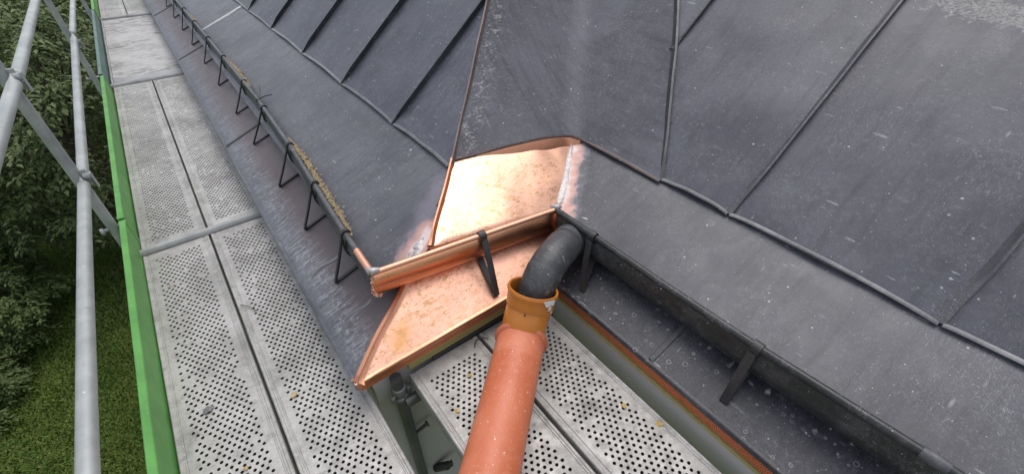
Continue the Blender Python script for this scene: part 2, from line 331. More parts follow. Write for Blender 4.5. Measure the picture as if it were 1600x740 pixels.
MAT['seed'] = plain('seed_husks', (0.26, 0.19, 0.10), (0.48, 0.39, 0.24), 300, 0.7)
MAT['dry_leaf'] = plain('dry_leaf', (0.40, 0.27, 0.08), (0.55, 0.40, 0.16), 40, 0.7)
MAT['mud'] = plain('grey_scrap', (0.12, 0.12, 0.12), (0.2, 0.2, 0.2), 40, 0.7)
MAT['bark'] = plain('bark', (0.05, 0.04, 0.03), (0.11, 0.09, 0.065), 9, 0.9, None, 0.8, (3, 3, 0.5))
# worn plywood deck
k = NT('worn_plywood')
n1 = k.noise(7.0, 7, 0.80, stretch=(1.0, 2.2, 1), dist=0.3); n2 = k.noise(26, 6, 0.78, stretch=(1.0, 2.6, 1)); n3 = k.noise(2.0, 3, 0.5)
col = k.mix(k.mul(k.rng(n1, 0.44, 0.58), k.rng(k.noise(2.6, 4, 0.6), 0.35, 0.6)), (0.44, 0.43, 0.42), (0.12, 0.118, 0.112))
col = k.mix(k.mul(k.rng(n2, 0.52, 0.66), 0.7), col, (0.13, 0.125, 0.12))
col = k.mix(k.mul(k.rng(n3, 0.5, 0.7), 0.4), col, (0.50, 0.49, 0.48))
MAT['plywood'] = k.fin(col, 0.75, 0, k.bump(n2, 0.6, 0.003))
# foliage
def leafm(name, cols, trans=0.25):
    k = NT(name); g = k.n('ShaderNodeNewGeometry'); r = k.n('ShaderNodeValToRGB'); k.link(g.outputs['Random Per Island'], r.inputs[0])
    e = r.color_ramp.elements; e[0].color = (*cols[0], 1); e[1].color = (*cols[-1], 1)
    for i, c in enumerate(cols[1:-1]):
        q = e.new((i + 1) / (len(cols) - 1)); q.color = (*c, 1)
    n = k.noise(0.9, 3, 0.5); col = k.mix(k.mul(k.rng(n, 0.4, 0.65), 0.35), r.outputs[0], tuple(c * 1.5 for c in cols[-1]))
    k.fin(col, 0.5, 0, None, 0.4)
    tr = k.n('ShaderNodeBsdfTranslucent'); k.link(col, tr.inputs['Color'])
    ms = k.n('ShaderNodeMixShader'); ms.inputs[0].default_value = trans
    k.link(k.b.outputs[0], ms.inputs[1]); k.link(tr.outputs[0], ms.inputs[2]); k.link(ms.outputs[0], k.o.inputs['Surface'])
    return k.m
MAT['leaf'] = leafm('leaf_dark', [(0.045, 0.070, 0.022), (0.085, 0.126, 0.038), (0.118, 0.162, 0.053), (0.175, 0.210, 0.090)])
MAT['leaf_shrub'] = leafm('leaf_shrub', [(0.060, 0.100, 0.028), (0.100, 0.150, 0.043), (0.145, 0.195, 0.062)])
MAT['leaf_yellow'] = leafm('leaf_yellow', [(0.09, 0.10, 0.025), (0.14, 0.145, 0.035), (0.18, 0.175, 0.05)])
MAT['blade'] = leafm('grass_blade', [(0.085, 0.165, 0.028), (0.13, 0.225, 0.040), (0.165, 0.25, 0.052), (0.24, 0.28, 0.075)])
k = NT('lawn_soil'); n1 = k.noise(1.2, 5, 0.6); n2 = k.noise(30, 5, 0.7)
col = k.mix(k.rng(n1, 0.35, 0.65), (0.060, 0.105, 0.022), (0.105, 0.14, 0.034)); col = k.mix(k.mul(k.rng(n2, 0.5, 0.7), 0.6), col, (0.022, 0.028, 0.010))
MAT['lawn'] = k.fin(col, 0.9, 0, k.bump(n2, 0.8, 0.03))

# ------------------------------------------------------------------ mesh helpers
class MB:
    def __init__(s): s.v = []; s.f = []
    def add(s, vs, fs):
        o = len(s.v); s.v += [tuple(v) for v in vs]; s.f += [tuple(o + i for i in f) for f in fs]; return s
    def box(s, c, e1, e2, e3):                       # centre and three half-edge vectors
        c = Vector(c); e1, e2, e3 = Vector(e1), Vector(e2), Vector(e3)
        vs = [c + a * e1 + b * e2 + d * e3 for d in (-1, 1) for b in (-1, 1) for a in (-1, 1)]
        fs = [(0, 2, 3, 1), (4, 5, 7, 6), (0, 1, 5, 4), (2, 6, 7, 3), (0, 4, 6, 2), (1, 3, 7, 5)]
        if e1.cross(e2).dot(e3) < 0: fs = [f[::-1] for f in fs]
        return s.add(vs, fs)
    def tube(s, pts, rad, n=14, cap=True, hollow=None):
        pts = [Vector(p) for p in pts]; rad = rad if hasattr(rad, '__len__') else [rad] * len(pts)
        rings = []; T0 = (pts[1] - pts[0]).normalized(); a = T0.orthogonal().normalized()
        for i, p in enumerate(pts):
            T = ((pts[min(i + 1, len(pts) - 1)] - pts[max(i - 1, 0)])).normalized()
            a = (a - T * a.dot(T)).normalized(); b = T.cross(a)
            rings.append([p + (a * math.cos(2 * math.pi * j / n) + b * math.sin(2 * math.pi * j / n)) * rad[i] for j in range(n)])
        vs = [v for r in rings for v in r]; fs = []
        for i in range(len(pts) - 1):
            for j in range(n):
                fs.append((i * n + j, i * n + (j + 1) % n, (i + 1) * n + (j + 1) % n, (i + 1) * n + j))
        if cap: fs += [tuple(range(n))[::-1], tuple((len(pts) - 1) * n + j for j in range(n))]
        return s.add(vs, fs)
    def sweep(s, rows, closed=False):                # rows of points, equal length
        n = len(rows[0]); vs = [v for r in rows for v in r]; fs = []
        for i in range(len(rows) - 1):
            for j in range(n if closed else n - 1):
                fs.append((i * n + j, i * n + (j + 1) % n, (i + 1) * n + (j + 1) % n, (i + 1) * n + j))
        if closed: fs += [tuple(range(n))[::-1], tuple((len(rows) - 1) * n + j for j in range(n))]
        return s.add(vs, fs)
    def build(s, name, mat, parent=None, smooth=False, bevel=0.0):
        me = bpy.data.meshes.new(name); me.from_pydata(s.v, [], s.f); me.validate(); me.update()
        return link(name, me, mat, parent, smooth, bevel)
def link(name, me, mat, parent=None, smooth=False, bevel=0.0):
    if mat is not None and not me.materials: me.materials.append(mat)
    if smooth:
        me.shade_smooth()
        try: me.set_sharp_from_angle(angle=R(42))
        except Exception: pass
    o = bpy.data.objects.new(name, me); C.objects.link(o)
    if parent is not None: child(o, parent)
    if bevel:
        b = o.modifiers.new('bevel', 'BEVEL'); b.width = bevel; b.segments = 2; b.limit_method = 'ANGLE'
    return o
def wloc(p):
    v = p.location.copy(); q = p
    while q.parent is not None: q = q.parent; v = v + q.location
    return v
EMP = {}
def child(o, p):
    o.parent = p
    root = p
    while root.parent is not None: root = root.parent
    if p.parent is None: o.matrix_parent_inverse = Matrix.Translation(-p.location) if p.type == 'EMPTY' else Matrix.Identity(4)
def tag(o, label, cat, group=None, kind=None):
    if label: o['label'] = label
    if cat: o['category'] = cat
    if group: o['group'] = group
    if kind: o['kind'] = kind
    return o
def thing(name, loc, label, cat, group=None):
    o = bpy.data.objects.new(name, None); o.empty_display_size = 0.1; o.location = loc; C.objects.link(o)
    return tag(o, label, cat, group)
def lerp(a, b, t): return a + (b - a) * t
def poly_at(P, t):                                   # point on polyline at index-parameter t
    i = min(int(t), len(P) - 2); return P[i].lerp(P[i + 1], t - i)
def interp(x, X, Y): return float(np.interp(x, X, Y))
def sheet(fn, nu, nv, amp=0.003, freq=2.2, seed=0):
    """grid sheet with the gentle buckling of hand-laid metal"""
    P = [[Vector(fn(i / nu, j / nv)) for j in range(nv + 1)] for i in range(nu + 1)]
    m = MB(); off = Vector((seed * 7.3, seed * 3.1, seed))
    rows = []
    for i in range(nu + 1):
        row = []
        for j in range(nv + 1):
            p = P[i][j]
            du = P[min(i + 1, nu)][j] - P[max(i - 1, 0)][j]; dv = P[i][min(j + 1, nv)] - P[i][max(j - 1, 0)]
            nn = du.cross(dv)
            if nn.length < 1e-9: nn = Vector((0, 0, 1))
            nn.normalize()
            if nn.z < 0: nn = -nn
            q = p * freq + off
            row.append(p + nn * amp * (noise.noise(q) + 0.5 * noise.noise(q * 2.3)))
        rows.append(row)
    m.sweep(rows)
    return m

# ================================================================== GROUND AND GREENERY
GZ = -5.5
m = MB(); m.add([(-300, -200, GZ), (300, -200, GZ), (300, 400, GZ), (-300, 400, GZ)], [(0, 1, 2, 3)])
tag(m.build('ground', MAT['lawn']), 'dark green lawn far below the scaffold', 'lawn', kind='structure')
def blades():
    N = 260000
    x = rng.uniform(-7.0, -0.8, N); y = rng.uniform(3.5, 19.0, N)
    keep = (x < -0.10 * y - 0.3) & (x > -0.75 * y - 0.2); x, y = x[keep], y[keep]; N = len(x)
    a = rng.uniform(0, 2 * np.pi, N); h = rng.uniform(0.03, 0.10, N); wd = rng.uniform(0.006, 0.017, N); ln = rng.uniform(0.02, 0.065, N)
    b0 = np.stack([x - np.cos(a) * wd, y - np.sin(a) * wd, np.full(N, GZ + 0.004)], 1)
    b1 = np.stack([x + np.cos(a) * wd, y + np.sin(a) * wd, np.full(N, GZ + 0.004)], 1)
    tp = np.stack([x - np.sin(a) * ln, y + np.cos(a) * ln, GZ + h], 1)
    md = np.stack([x - np.sin(a) * ln * 0.55 - np.cos(a) * wd * 1.3, y + np.cos(a) * ln * 0.55 - np.sin(a) * wd * 1.3, GZ + h * 0.8], 1)
    md2 = np.stack([x - np.sin(a) * ln * 0.55 + np.cos(a) * wd * 1.3, y + np.cos(a) * ln * 0.55 + np.sin(a) * wd * 1.3, GZ + h * 0.8], 1)
    b0 = (b0 + b1) / 2
    v = np.stack([b0, md2, tp, md], 1).reshape(-1, 3); f = np.arange(4 * N).reshape(-1, 4)
    me = bpy.data.meshes.new('grass'); me.from_pydata(v.tolist(), [], f.tolist()); me.update()
    return link('grass', me, MAT['blade'])
tag(blades(), 'short patchy grass of the lawn below the scaffold', 'grass', kind='stuff')

def leaf_mesh(name, mat, centres, nleaf, size, parent, droop=0.5):
    """sprays of small folded leaves around twig points"""
    cs = np.array(centres); K = len(cs); N = K * nleaf
    def unit(v): return v / np.linalg.norm(v, axis=-1, keepdims=True)
    az = rng.uniform(0, 2 * np.pi, K); tilt = rng.uniform(-0.5, 0.2, K)
    ax = np.stack([np.cos(az) * np.cos(tilt), np.sin(az) * np.cos(tilt), np.sin(tilt)], 1); Z = np.array([0, 0, 1.0])
    sd_ = unit(np.cross(ax, Z)); upv = np.cross(sd_, ax); L = size * rng.uniform(2.0, 3.6, K)
    rp = lambda a_: np.repeat(a_, nleaf, axis=0)
    t = np.tile((np.arange(nleaf) + 0.5) / nleaf, K)[:, None]; sg = np.tile(np.where(np.arange(nleaf) % 2, 1.0, -1.0), K)[:, None]
    AX, SD, UP, LL_ = rp(ax), rp(sd_), rp(upv), rp(L)[:, None]
    base = rp(cs) + AX * LL_ * t - UP * droop * LL_ * t * t + rng.normal(0, size * 0.12, (N, 3))
    d = unit(AX * rng.uniform(0.35, 0.9, (N, 1)) + SD * sg * rng.uniform(0.5, 1.0, (N, 1)) - Z * rng.uniform(0, 0.55, (N, 1)))
    sz = size * rng.uniform(0.7, 1.25, (N, 1)); n0 = unit(np.cross(d, np.array([0.05, 0.02, 1.0]))); upn = np.cross(n0, d); wq = sz * rng.uniform(0.20, 0.30, (N, 1))
    V = np.stack([base, base + d * sz * 0.45 + n0 * wq + upn * sz * 0.06, base + d * sz - upn * sz * 0.10, base + d * sz * 0.45 - n0 * wq + upn * sz * 0.06], 1).reshape(-1, 3)
    o = np.arange(N)[:, None] * 4; F = np.concatenate([o + [0, 1, 2], o + [0, 2, 3]], 1).reshape(-1, 3)
    me = bpy.data.meshes.new(name); me.from_pydata(V.tolist(), [], F.tolist()); me.update()
    return link(name, me, mat, parent)
def tree(name, label, base, crown_c, rad, nclump, leafsz, mat, trunk_r=0.14, nleaf=9, shell=0.55, seed=1, group=None, per=11):
    global rng
    rng = np.random.default_rng(seed); random.seed(seed)
    t = thing(name, base, label, 'shrub' if 'shrub' in name else 'tree', group)
    b = Vector(base); c = Vector(crown_c)
    tm = MB(); tip = c + Vector((0, 0, rad[2] * 0.35))
    path = [b, b.lerp(tip, 0.3) + Vector((0.08, -0.05, 0)), b.lerp(tip, 0.65) + Vector((-0.06, 0.06, 0)), tip]
    tm.tube(path, [trunk_r, trunk_r * 0.8, trunk_r * 0.5, trunk_r * 0.15], 9)
    lobes = []
    for i in range(nclump):
        d = rng.normal(0, 1, 3); d /= np.linalg.norm(d); rr_ = rng.uniform(shell, 1.0) ** 0.7
        lobes.append(np.array(c) + d * np.array(rad) * rr_)
    for i in range(0, nclump, max(1, nclump // 14)):
        st = poly_at(path, random.uniform(1.0, 2.8)); en = Vector(lobes[i]); mid = st.lerp(en, 0.5) + Vector((0, 0, 0.15))
        tm.tube([st, mid, en], [trunk_r * 0.32, trunk_r * 0.2, trunk_r * 0.06], 5)
    tm.build('trunk', MAT['bark'], t, True)
    cen = []
    for l in lobes:
        s_ = rng.uniform(0.22, 0.42) * min(rad) * 0.62
        for q in range(per):
            e = rng.normal(0, 1, 3); e /= np.linalg.norm(e)
            cen.append(l + e * s_ * np.array([1.2, 1.2, 0.6]) * rng.uniform(0.3, 1.0))
    leaf_mesh('crown', mat, cen, nleaf, leafsz, t)
    return t
tree('broadleaf_tree', 'dense dark broadleaf tree nearest the scaffold rails', (-2.3, 12.2, GZ), (-2.2, 12.0, -2.4), (1.7, 2.2, 2.6), 150, 0.125, MAT['leaf'], seed=11, per=12)
tree('broadleaf_tree', 'dark broadleaf tree left of the nearest one, cut by the photo edge', (-4.3, 12.6, GZ), (-4.2, 12.4, -2.6), (1.9, 2.0, 2.6), 150, 0.125, MAT['leaf'], seed=12, per=12)
tree('broadleaf_tree', 'broadleaf tree behind, top left between the two upper rails', (-2.2, 17.5, GZ), (-2.2, 17.0, -1.6), (2.2, 2.2, 3.0), 150, 0.15, MAT['leaf'], seed=13, per=12)
tree('broadleaf_tree', 'farthest tree crown beside the far end of the walkway', (-1.2, 24.0, GZ), (-1.6, 24.0, -1.5), (2.6, 2.5, 3.6), 130, 0.18, MAT['leaf'], seed=14, per=12)
tree('broadleaf_tree', 'far tree crown in the top left photo corner', (-5.4, 21.0, GZ), (-5.4, 20.5, -1.6), (2.9, 2.6, 3.6), 130, 0.18, MAT['leaf'], seed=15, per=12)
tree('garden_shrub', 'large leafy shrub on the lawn at the left photo edge', (-4.9, 10.2, GZ), (-4.75, 10.6, -4.5), (1.25, 1.9, 1.05), 190, 0.085, MAT['leaf_shrub'], trunk_r=0.05, seed=16, per=13)
tree('garden_shrub', 'lower leafy shrub in front of the large one beside the lawn', (-5.1, 8.4, GZ), (-4.95, 8.7, -5.05), (0.85, 1.0, 0.55), 80, 0.080, MAT['leaf_shrub'], trunk_r=0.04, seed=17, per=13)
tree('garden_shrub', 'yellow-green shrub in the gap right of the knee rail', (-2.35, 18.6, GZ), (-2.5, 18.4, -5.0), (0.8, 1.4, 0.5), 40, 0.10, MAT['leaf_yellow'], trunk_r=0.04, seed=18, per=12)

# ================================================================== HOUSE
house = thing('house', (1.2, 1.6, GZ), 'grey rendered house with dark patinated copper roof and new copper repair patch', 'house')
YF, YN = 13.0, -1.6                       # how far the slopes run away and past the camera
# walls
m = MB(); m.box((0.27, (1.12 + YF) / 2, (GZ + 0.10) / 2), (0.11, 0, 0), (0, (YF - 1.12) / 2, 0), (0, 0, (0.10 - GZ) / 2)); m.build('wall', MAT['wall'], house)
m = MB(); m.box((0.735, 1.22, (GZ + 0.10) / 2), (0.355, 0, 0), (0, 0.10, 0), (0, 0, (0.10 - GZ) / 2)); m.build('wall', MAT['wall'], house)
m = MB(); m.box((1.178, (YN + 1.32) / 2, (GZ + 0.10) / 2), (0.122, 0, 0), (0, (1.32 - YN) / 2, 0), (0, 0, (0.10 - GZ) / 2)); m.build('wall', MAT['wall'], house)

# ---- eave aprons
def zA(x, x0): return ZE + 0.4 * (x - x0)
JL = [1.07, 3.39, 5.73, 8.07, 10.4, YF]
for i in range(len(JL) - 1):
    y0, y1 = JL[i], JL[i + 1]
    def fn(u, v, y0=y0, y1=y1, i=i):
        x = lerp(XL, 0.50, u); lo = y0
        if i == 0: lo = interp(x, [0.10, 0.391, 0.55], [1.07, 1.258, 1.37])
        return (x, lerp(lo, y1 + (0.012 if i < 4 else 0), v), zA(x, XL) + 0.0015 * (i % 2))
    sheet(fn, 10, 26, 0.0022, 3.0, 20 + i).build('eave_panel', MAT['left_apron'], house, True)
    if i:
        m = MB(); P = [Vector((x, y0 + 0.004, zA(x, XL) + 0.004)) for x in np.linspace(XL + 0.004, 0.46, 12)]
        rows = [[p + Vector((0, -0.011, -0.003)), p + Vector((0, -0.008, 0.004)), p + Vector((0, 0.006, 0.006)), p + Vector((0, 0.012, -0.003))] for p in P]
        m.sweep(rows); m.build('lock_seam', MAT['seam'], house, True)
def fnM(u, v):
    a = poly_at([C1, Vector((0.391, 1.258, 0.266)), Vector((0.60, 1.40, 0.345))], v * 2)
    b = poly_at([C2, Vector((1.16, 1.17, 0.195)), Vector((1.33, 1.32, 0.265))], v * 2)
    p = a.lerp(b, u); return p
sheet(fnM, 30, 12, 0.0025, 4.0, 31).build('eave_panel', MAT['copper_apron'], house, True)['label'] = 'bright new copper eave sheet with brown spots'
JR = [YN, -0.75, 0.471, 1.083]
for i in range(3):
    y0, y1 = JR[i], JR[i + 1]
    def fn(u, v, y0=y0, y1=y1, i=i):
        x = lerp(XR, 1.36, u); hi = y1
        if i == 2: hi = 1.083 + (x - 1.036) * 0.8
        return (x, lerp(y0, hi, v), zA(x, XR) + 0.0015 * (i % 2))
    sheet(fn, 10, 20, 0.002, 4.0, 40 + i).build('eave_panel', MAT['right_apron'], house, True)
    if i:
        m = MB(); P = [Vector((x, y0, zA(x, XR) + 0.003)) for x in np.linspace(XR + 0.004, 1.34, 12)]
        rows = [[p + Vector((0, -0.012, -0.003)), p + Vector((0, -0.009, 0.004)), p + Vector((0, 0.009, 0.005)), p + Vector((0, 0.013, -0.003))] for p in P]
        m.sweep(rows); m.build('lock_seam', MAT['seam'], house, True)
# solder marks across the left apron
for y in (1.36, 1.72):
    m = MB(); P = [Vector((x, y + 0.01 * math.sin(x * 40), zA(x, XL) + 0.0035)) for x in np.linspace(0.15, 0.30, 10)]
    m.sweep([[p + Vector((0, -0.008, -0.001)), p + Vector((0, 0, 0.0015)), p + Vector((0, 0.008, -0.001))] for p in P]); m.build('solder_line', MAT['hem'], house, True)
# ---- drip noses at the eave
def nose(A, B, outv, mat, name='drip_edge', n=30, h=0.024, t=0.007):
    A, B, outv = Vector(A), Vector(B), Vector(outv).normalized(); m = MB(); rows = []
    for i in range(n + 1):
        p = A.lerp(B, i / n); wv = 0.0015 * noise.noise(p * 9)
        prof = [(-0.012, 0.003), (0.002, 0.0035), (0.007, 0.0), (0.008 + wv, -0.006), (0.006, -h), (0.001, -h - 0.004), (-t, -h), (-t, -0.004)]
        rows.append([p + outv * (a + wv) + Zu * b for a, b in prof])
    m.sweep(rows, closed=True); return m.build(name, mat, house, True)
nose((XL, 1.064, ZE), (XL, YF, ZE), (-1, 0, 0), MAT['left_apron'], n=80)
nose((XL - 0.004, 1.07, ZE), (1.03, 1.083, ZE), (0, -1, 0), MAT['copper_edge'])
nose((XR, YN, ZE), (XR, 1.075, ZE), (-1, 0, 0), MAT['right_apron'])
# ---- copper vent strips under the eaves: ribbed, with a slot row
def vent(A, B, outv, h, inset, pitch_=0.0062):
    A, B, outv = Vector(A), Vector(B), Vector(outv).normalized(); d = (B - A); L = d.length; d.normalize()
    z0 = 0.026; rowsn = max(2, int(round(h / 0.014))); rh = h / rowsn
    m = MB(); m.box(A.lerp(B, 0.5) - outv * (inset + 0.007) - Zu * (z0 + h / 2), d * L / 2, outv * 0.002, Zu * h / 2)
    n = int(L / pitch_)
    for r_ in range(rowsn):
        for i in range(n):
            p = A + d * (i + 0.5 + 0.5 * (r_ % 2)) * pitch_ - outv * (inset + 0.003)
            m.box(p - Zu * (z0 + rh * (r_ + 0.5)), d * pitch_ * 0.28, outv * 0.0035, Zu * rh * 0.34)
        m.box(A.lerp(B, 0.5) - outv * (inset + 0.0015) - Zu * (z0 + rh * (r_ + 1)), d * L / 2, outv * 0.003, Zu * 0.0014)
    return m.build('vent_strip', MAT['copper_mesh'], house)
vent((XR, YN, ZE), (XR, 1.06, ZE), (-1, 0, 0), 0.043, 0.0, 0.0075)
vent((XL + 0.01, 1.071, ZE), (1.03, 1.083, ZE), (0, -1, 0), 0.028, 0.0, 0.0065)
# ---- yellowed board below, soffits
m = MB(); m.box((0.67, 1.104, 0.060), (0.36, 0.0055, 0), (0, 0.010, 0), (0, 0, 0.030)); m.build('fascia_board', MAT['board'], house, False, 0.002)
m = MB(); m.box((1.054, (YN + 1.08) / 2, 0.058), (0.010, 0, 0), (0, (1.08 - YN) / 2, 0), (0, 0, 0.008)); m.build('wall_ledge', MAT['board'], house)
m = MB(); m.box((0.155, (1.09 + YF) / 2, 0.098), (0.045, 0, 0), (0, (YF - 1.09) / 2, 0), (0, 0, 0.012)); m.build('soffit', MAT['wall'], house)

# ---- sheets between gutter and break of pitch
def zSL(x): return 0.24 + 0.4 * (x - XL)
def zSR(x): return 0.24 + 0.4 * (x - XR)
XHL = [0.30, 0.46, 0.57, 0.721, 0.902]; YHL = [1.262, 1.268, 1.290, 1.442, 1.627]
def fn(u, v):
    x = lerp(0.345, XBL + 0.005, u); lo = interp(x, XHL, YHL); return (x, lerp(lo, 5.86, v), zSL(x))
sheet(fn, 22, 90, 0.006, 3.0, 3).build('roof_sheet', MAT['left_lower'], house, True)
def fn(u, v):
    x = lerp(0.345, XBL + 0.005, u); return (x, lerp(5.86, YF, v), zSL(x) + 0.002)
sheet(fn, 14, 60, 0.004, 2.6, 4).build('roof_sheet', MAT['left_lower'], house, True)
m = MB(); P = [Vector((x, 5.86 + 0.012 * noise.noise(Vector((x * 9, 0, 0))), zSL(x) + 0.004)) for x in np.linspace(0.40, XBL, 24)]
m.sweep([[p + Vector((0, -0.030 - 0.008 * noise.noise(p * 30), -0.006)), p + Vector((0, -0.012, 0.002)), p + Vector((0, 0.012, 0.002)), p + Vector((0, 0.028, -0.006))] for p in P])
m.build('solder_joint', MAT['solder_chalk'], house, True)
def fn(u, v):
    a = poly_at([HIP[0] + Vector((-0.03, -0.02, -0.055)), HIP[0], HIP[1], HIP[2]], v * 3)
    b = poly_at([VAL[0] + Vector((-0.02, -0.03, -0.045)), VAL[0], VAL[1], VAL[2]], v * 3)
    p = a.lerp(b, u); p.z += 0.012 * math.sin(u * math.pi) * v; return p
sheet(fn, 26, 24, 0.0045, 5.0, 5).build('roof_sheet', MAT['copper_sheet'], house, True)['label'] = 'bright new copper sheet above the copper gutter'
XVR = [1.18, 1.264, 1.43, 1.608, 1.70]; YVR = [1.20, 1.261, 1.395, 1.544, 1.615]
def fn(u, v):
    x = lerp(1.225, XBR + 0.005, u); hi = interp(x, XVR, YVR); return (x, lerp(YN, hi, v), zSR(x))
sheet(fn, 22, 60, 0.006, 3.2, 6).build('roof_sheet', MAT['right_lower'], house, True)
# solder along the valley joint and at the hip foot
def lumpy(P, w0, h0, seed, mat=MAT['solder'], name='solder_bead'):
    m = MB(); rows = []
    for i, p in enumerate(P):
        T = (P[min(i + 1, len(P) - 1)] - P[max(i - 1, 0)]).normalized(); s_ = T.cross(Zu).normalized(); nn = s_.cross(T)
        e = min(1.0, 4 * min(i, len(P) - 1 - i) / len(P) + 0.2)
        ww = w0 * e * (1 + 0.6 * noise.noise(p * 38 + Vector((seed, 0, 0)))); hh = h0 * (1 + 0.5 * noise.noise(p * 90 + Vector((0, seed, 0))))
        rows.append([p + s_ * ww * a + nn * (hh * b - 0.003) for a, b in ((-1, 0), (-0.6, 0.8), (0, 1.1), (0.6, 0.8), (1, 0))])
    m.sweep(rows); return m.build(name, mat, house, True)
lumpy([poly_at([VAL[0] + Vector((-0.01, 0, 0.005)), VAL[1] + Vector((0, 0, 0.006)), VAL[2] + Vector((0, 0, 0.004))], t) for t in np.linspace(0, 1.97, 60)], 0.021, 0.005, 1)
lumpy([Vector((lerp(0.475, 0.575, t), lerp(1.305, 1.345, t) + 0.01 * math.sin(t * 9), zSL(lerp(0.475, 0.575, t)) + 0.003)) for t in np.linspace(0, 1, 26)], 0.020, 0.006, 5)
lumpy([Vector((1.30 + 0.012 * i, lerp(1.13, 0.93, i / 9), zSR(1.30 + 0.004 * i) + 0.002)) for i in range(4)], 0.010, 0.004, 9)

# ---- upper slopes
def zUL(x): return ZBL + 0.84 * (x - XBL)
def zUR(x): return ZBR + 0.84 * (x - XBR)
def hipx(y): return interp(y, [p.y for p in HIP[2:]], [p.x for p in HIP[2:]])
SL_ = [2.19, 2.95, 3.77, 4.66, 5.52, 6.38, 7.25, 8.1, 8.95, 9.8, 10.65, 11.5, YF]
TOP = 3.1
def seam(P, hgt=0.026, th=0.009, nrm=Zu, mat=None, bend=0.035, lean=0.0, side=Vector((0, 1, 0)), name='standing_seam', taper=0.13):
    """folded upright seam that is dressed flat and kicks sideways at its foot; P[0] is the foot"""
    m = MB(); rows = []; acc = 0
    for i, p in enumerate(P):
        if i: acc += (P[i] - P[i - 1]).length
        f = min(1.0, acc / taper); f = f * f * (3 - 2 * f)
        T = (P[min(i + 1, len(P) - 1)] - P[max(i - 1, 0)]).normalized()
        nn = (nrm - T * nrm.dot(T)).normalized(); s_ = T.cross(nn).normalized()
        if s_.dot(side) < 0: s_ = -s_
        q = p + side * bend * (1 - f) + side * 0.003 * noise.noise(p * 5)
        h = hgt * (0.35 + 0.65 * f); b = th * (1.9 - 0.9 * f)
        rows.append([q - s_ * b * 1.3 - nn * 0.003, q - s_ * b * 0.55 + nn * h * 0.6 + s_ * lean * 0.6, q - s_ * b * 0.6 + nn * h + s_ * lean, q + s_ * b * 0.5 + nn * h + s_ * lean,
                     q + s_ * b * 0.55 + nn * h * 0.55 + s_ * lean * 0.6, q + s_ * b * 1.3 - nn * 0.003])
    m.sweep(rows, closed=True); return m.build(name, mat or MAT['seam'], house, True)
def hem(A, B, down, nrm, bow=0.010, mat=None, n=22, wd=0.0062, ht=0.0034, name='folded_hem'):
    """turned-under lower edge of a sheet: bowed between its two ends"""
    A, B, down, nrm = Vector(A), Vector(B), Vector(down).normalized(), Vector(nrm).normalized(); m = MB(); rows = []
    for i in range(n + 1):
        t = i / n; e = math.sin(math.pi * t) ** 0.6
        p = A.lerp(B, t) + down * (0.012 * (1 - e) - 0.004 + 0.004 * noise.noise(A * 3 + Vector((t * 4, 0, 0)))) + nrm * (0.007 + bow * e * (0.7 + 0.4 * noise.noise(B * 5 + Vector((0, t * 3, 0)))))
        prof = [(-1.8, -0.6), (-1.0, 0.6), (0.4, 0.9), (0.95, 0.6), (1.0, -0.6), (0.85, -1.4), (-0.6, -1.4)]
        rows.append([p + down * wd * a + nrm * ht * b for a, b in prof])
    m.sweep(rows, closed=True); return m.build(name, mat or MAT['hem'], house, True)
nUL = Vector((-0.84, 0, 1)).normalized(); dnL = Vector((-1, 0, -0.84)).normalized()
ys = [1.60] + SL_
for i in range(len(ys) - 1):
    y0, y1 = ys[i], ys[i + 1]
    def fn(u, v, y0=y0, y1=y1, i=i):
        y = lerp(y0, y1, v); y = max(y, 1.60)
        xt = min(TOP, hipx(max(y, 1.627))); s_ = 0.003 + 0.0045 * math.sin(math.pi * v) ** 0.6 * max(0, 1 - u * 8)
        x = lerp(XBL, max(xt, XBL + 0.01), u)
        return Vector((x, y, zUL(x))) + nUL * (0.006 + s_)
    sheet(fn, 36, 16, 0.0075, 2.6, 50 + i).build('roof_panel', MAT['left_upper'], house, True)
    hem((XBL, y0 + 0.01, zUL(XBL) + 0.006), (XBL, y1 - 0.005, zUL(XBL) + 0.006), dnL, nUL, 0.010)
    if i < len(ys) - 2:
        xt = min(TOP, hipx(y1) + 0.02)
        P = [Vector((x, y1, zUL(x) + 0.008)) for x in [XBL - 0.004] + list(np.linspace(XBL + 0.02, xt, 40))]
        seam(P, 0.036, 0.007, nUL, bend=0.032, lean=-0.020)
# its lower edge: browned hem arching over the copper
HP = [Vector((0.912, 1.625, 0.566)), Vector((1.086, 1.615, 0.557)), Vector((1.234, 1.600, 0.553)), Vector((1.437, 1.585, 0.536)), Vector((1.580, 1.570, 0.511)), Vector((1.640, 1.520, 0.496)), Vector((1.645, 1.42, 0.494)), Vector((1.644, 1.20, 0.492)), Vector((1.640, 0.98, 0.488))]
def smoothpoly(P, n):
    out_ = []
    for i in range(n + 1):
        t = i / n * (len(P) - 1); j = min(int(t), len(P) - 2); f = t - j
        p0, p1, p2, p3 = P[max(j - 1, 0)], P[j], P[j + 1], P[min(j + 2, len(P) - 1)]
        out_.append(0.5 * ((2 * p1) + (p2 - p0) * f + (2 * p0 - 5 * p1 + 4 * p2 - p3) * f * f + (3 * p1 - p0 - 3 * p2 + p3) * f ** 3))
    return out_
PP = smoothpoly(HP, 70)
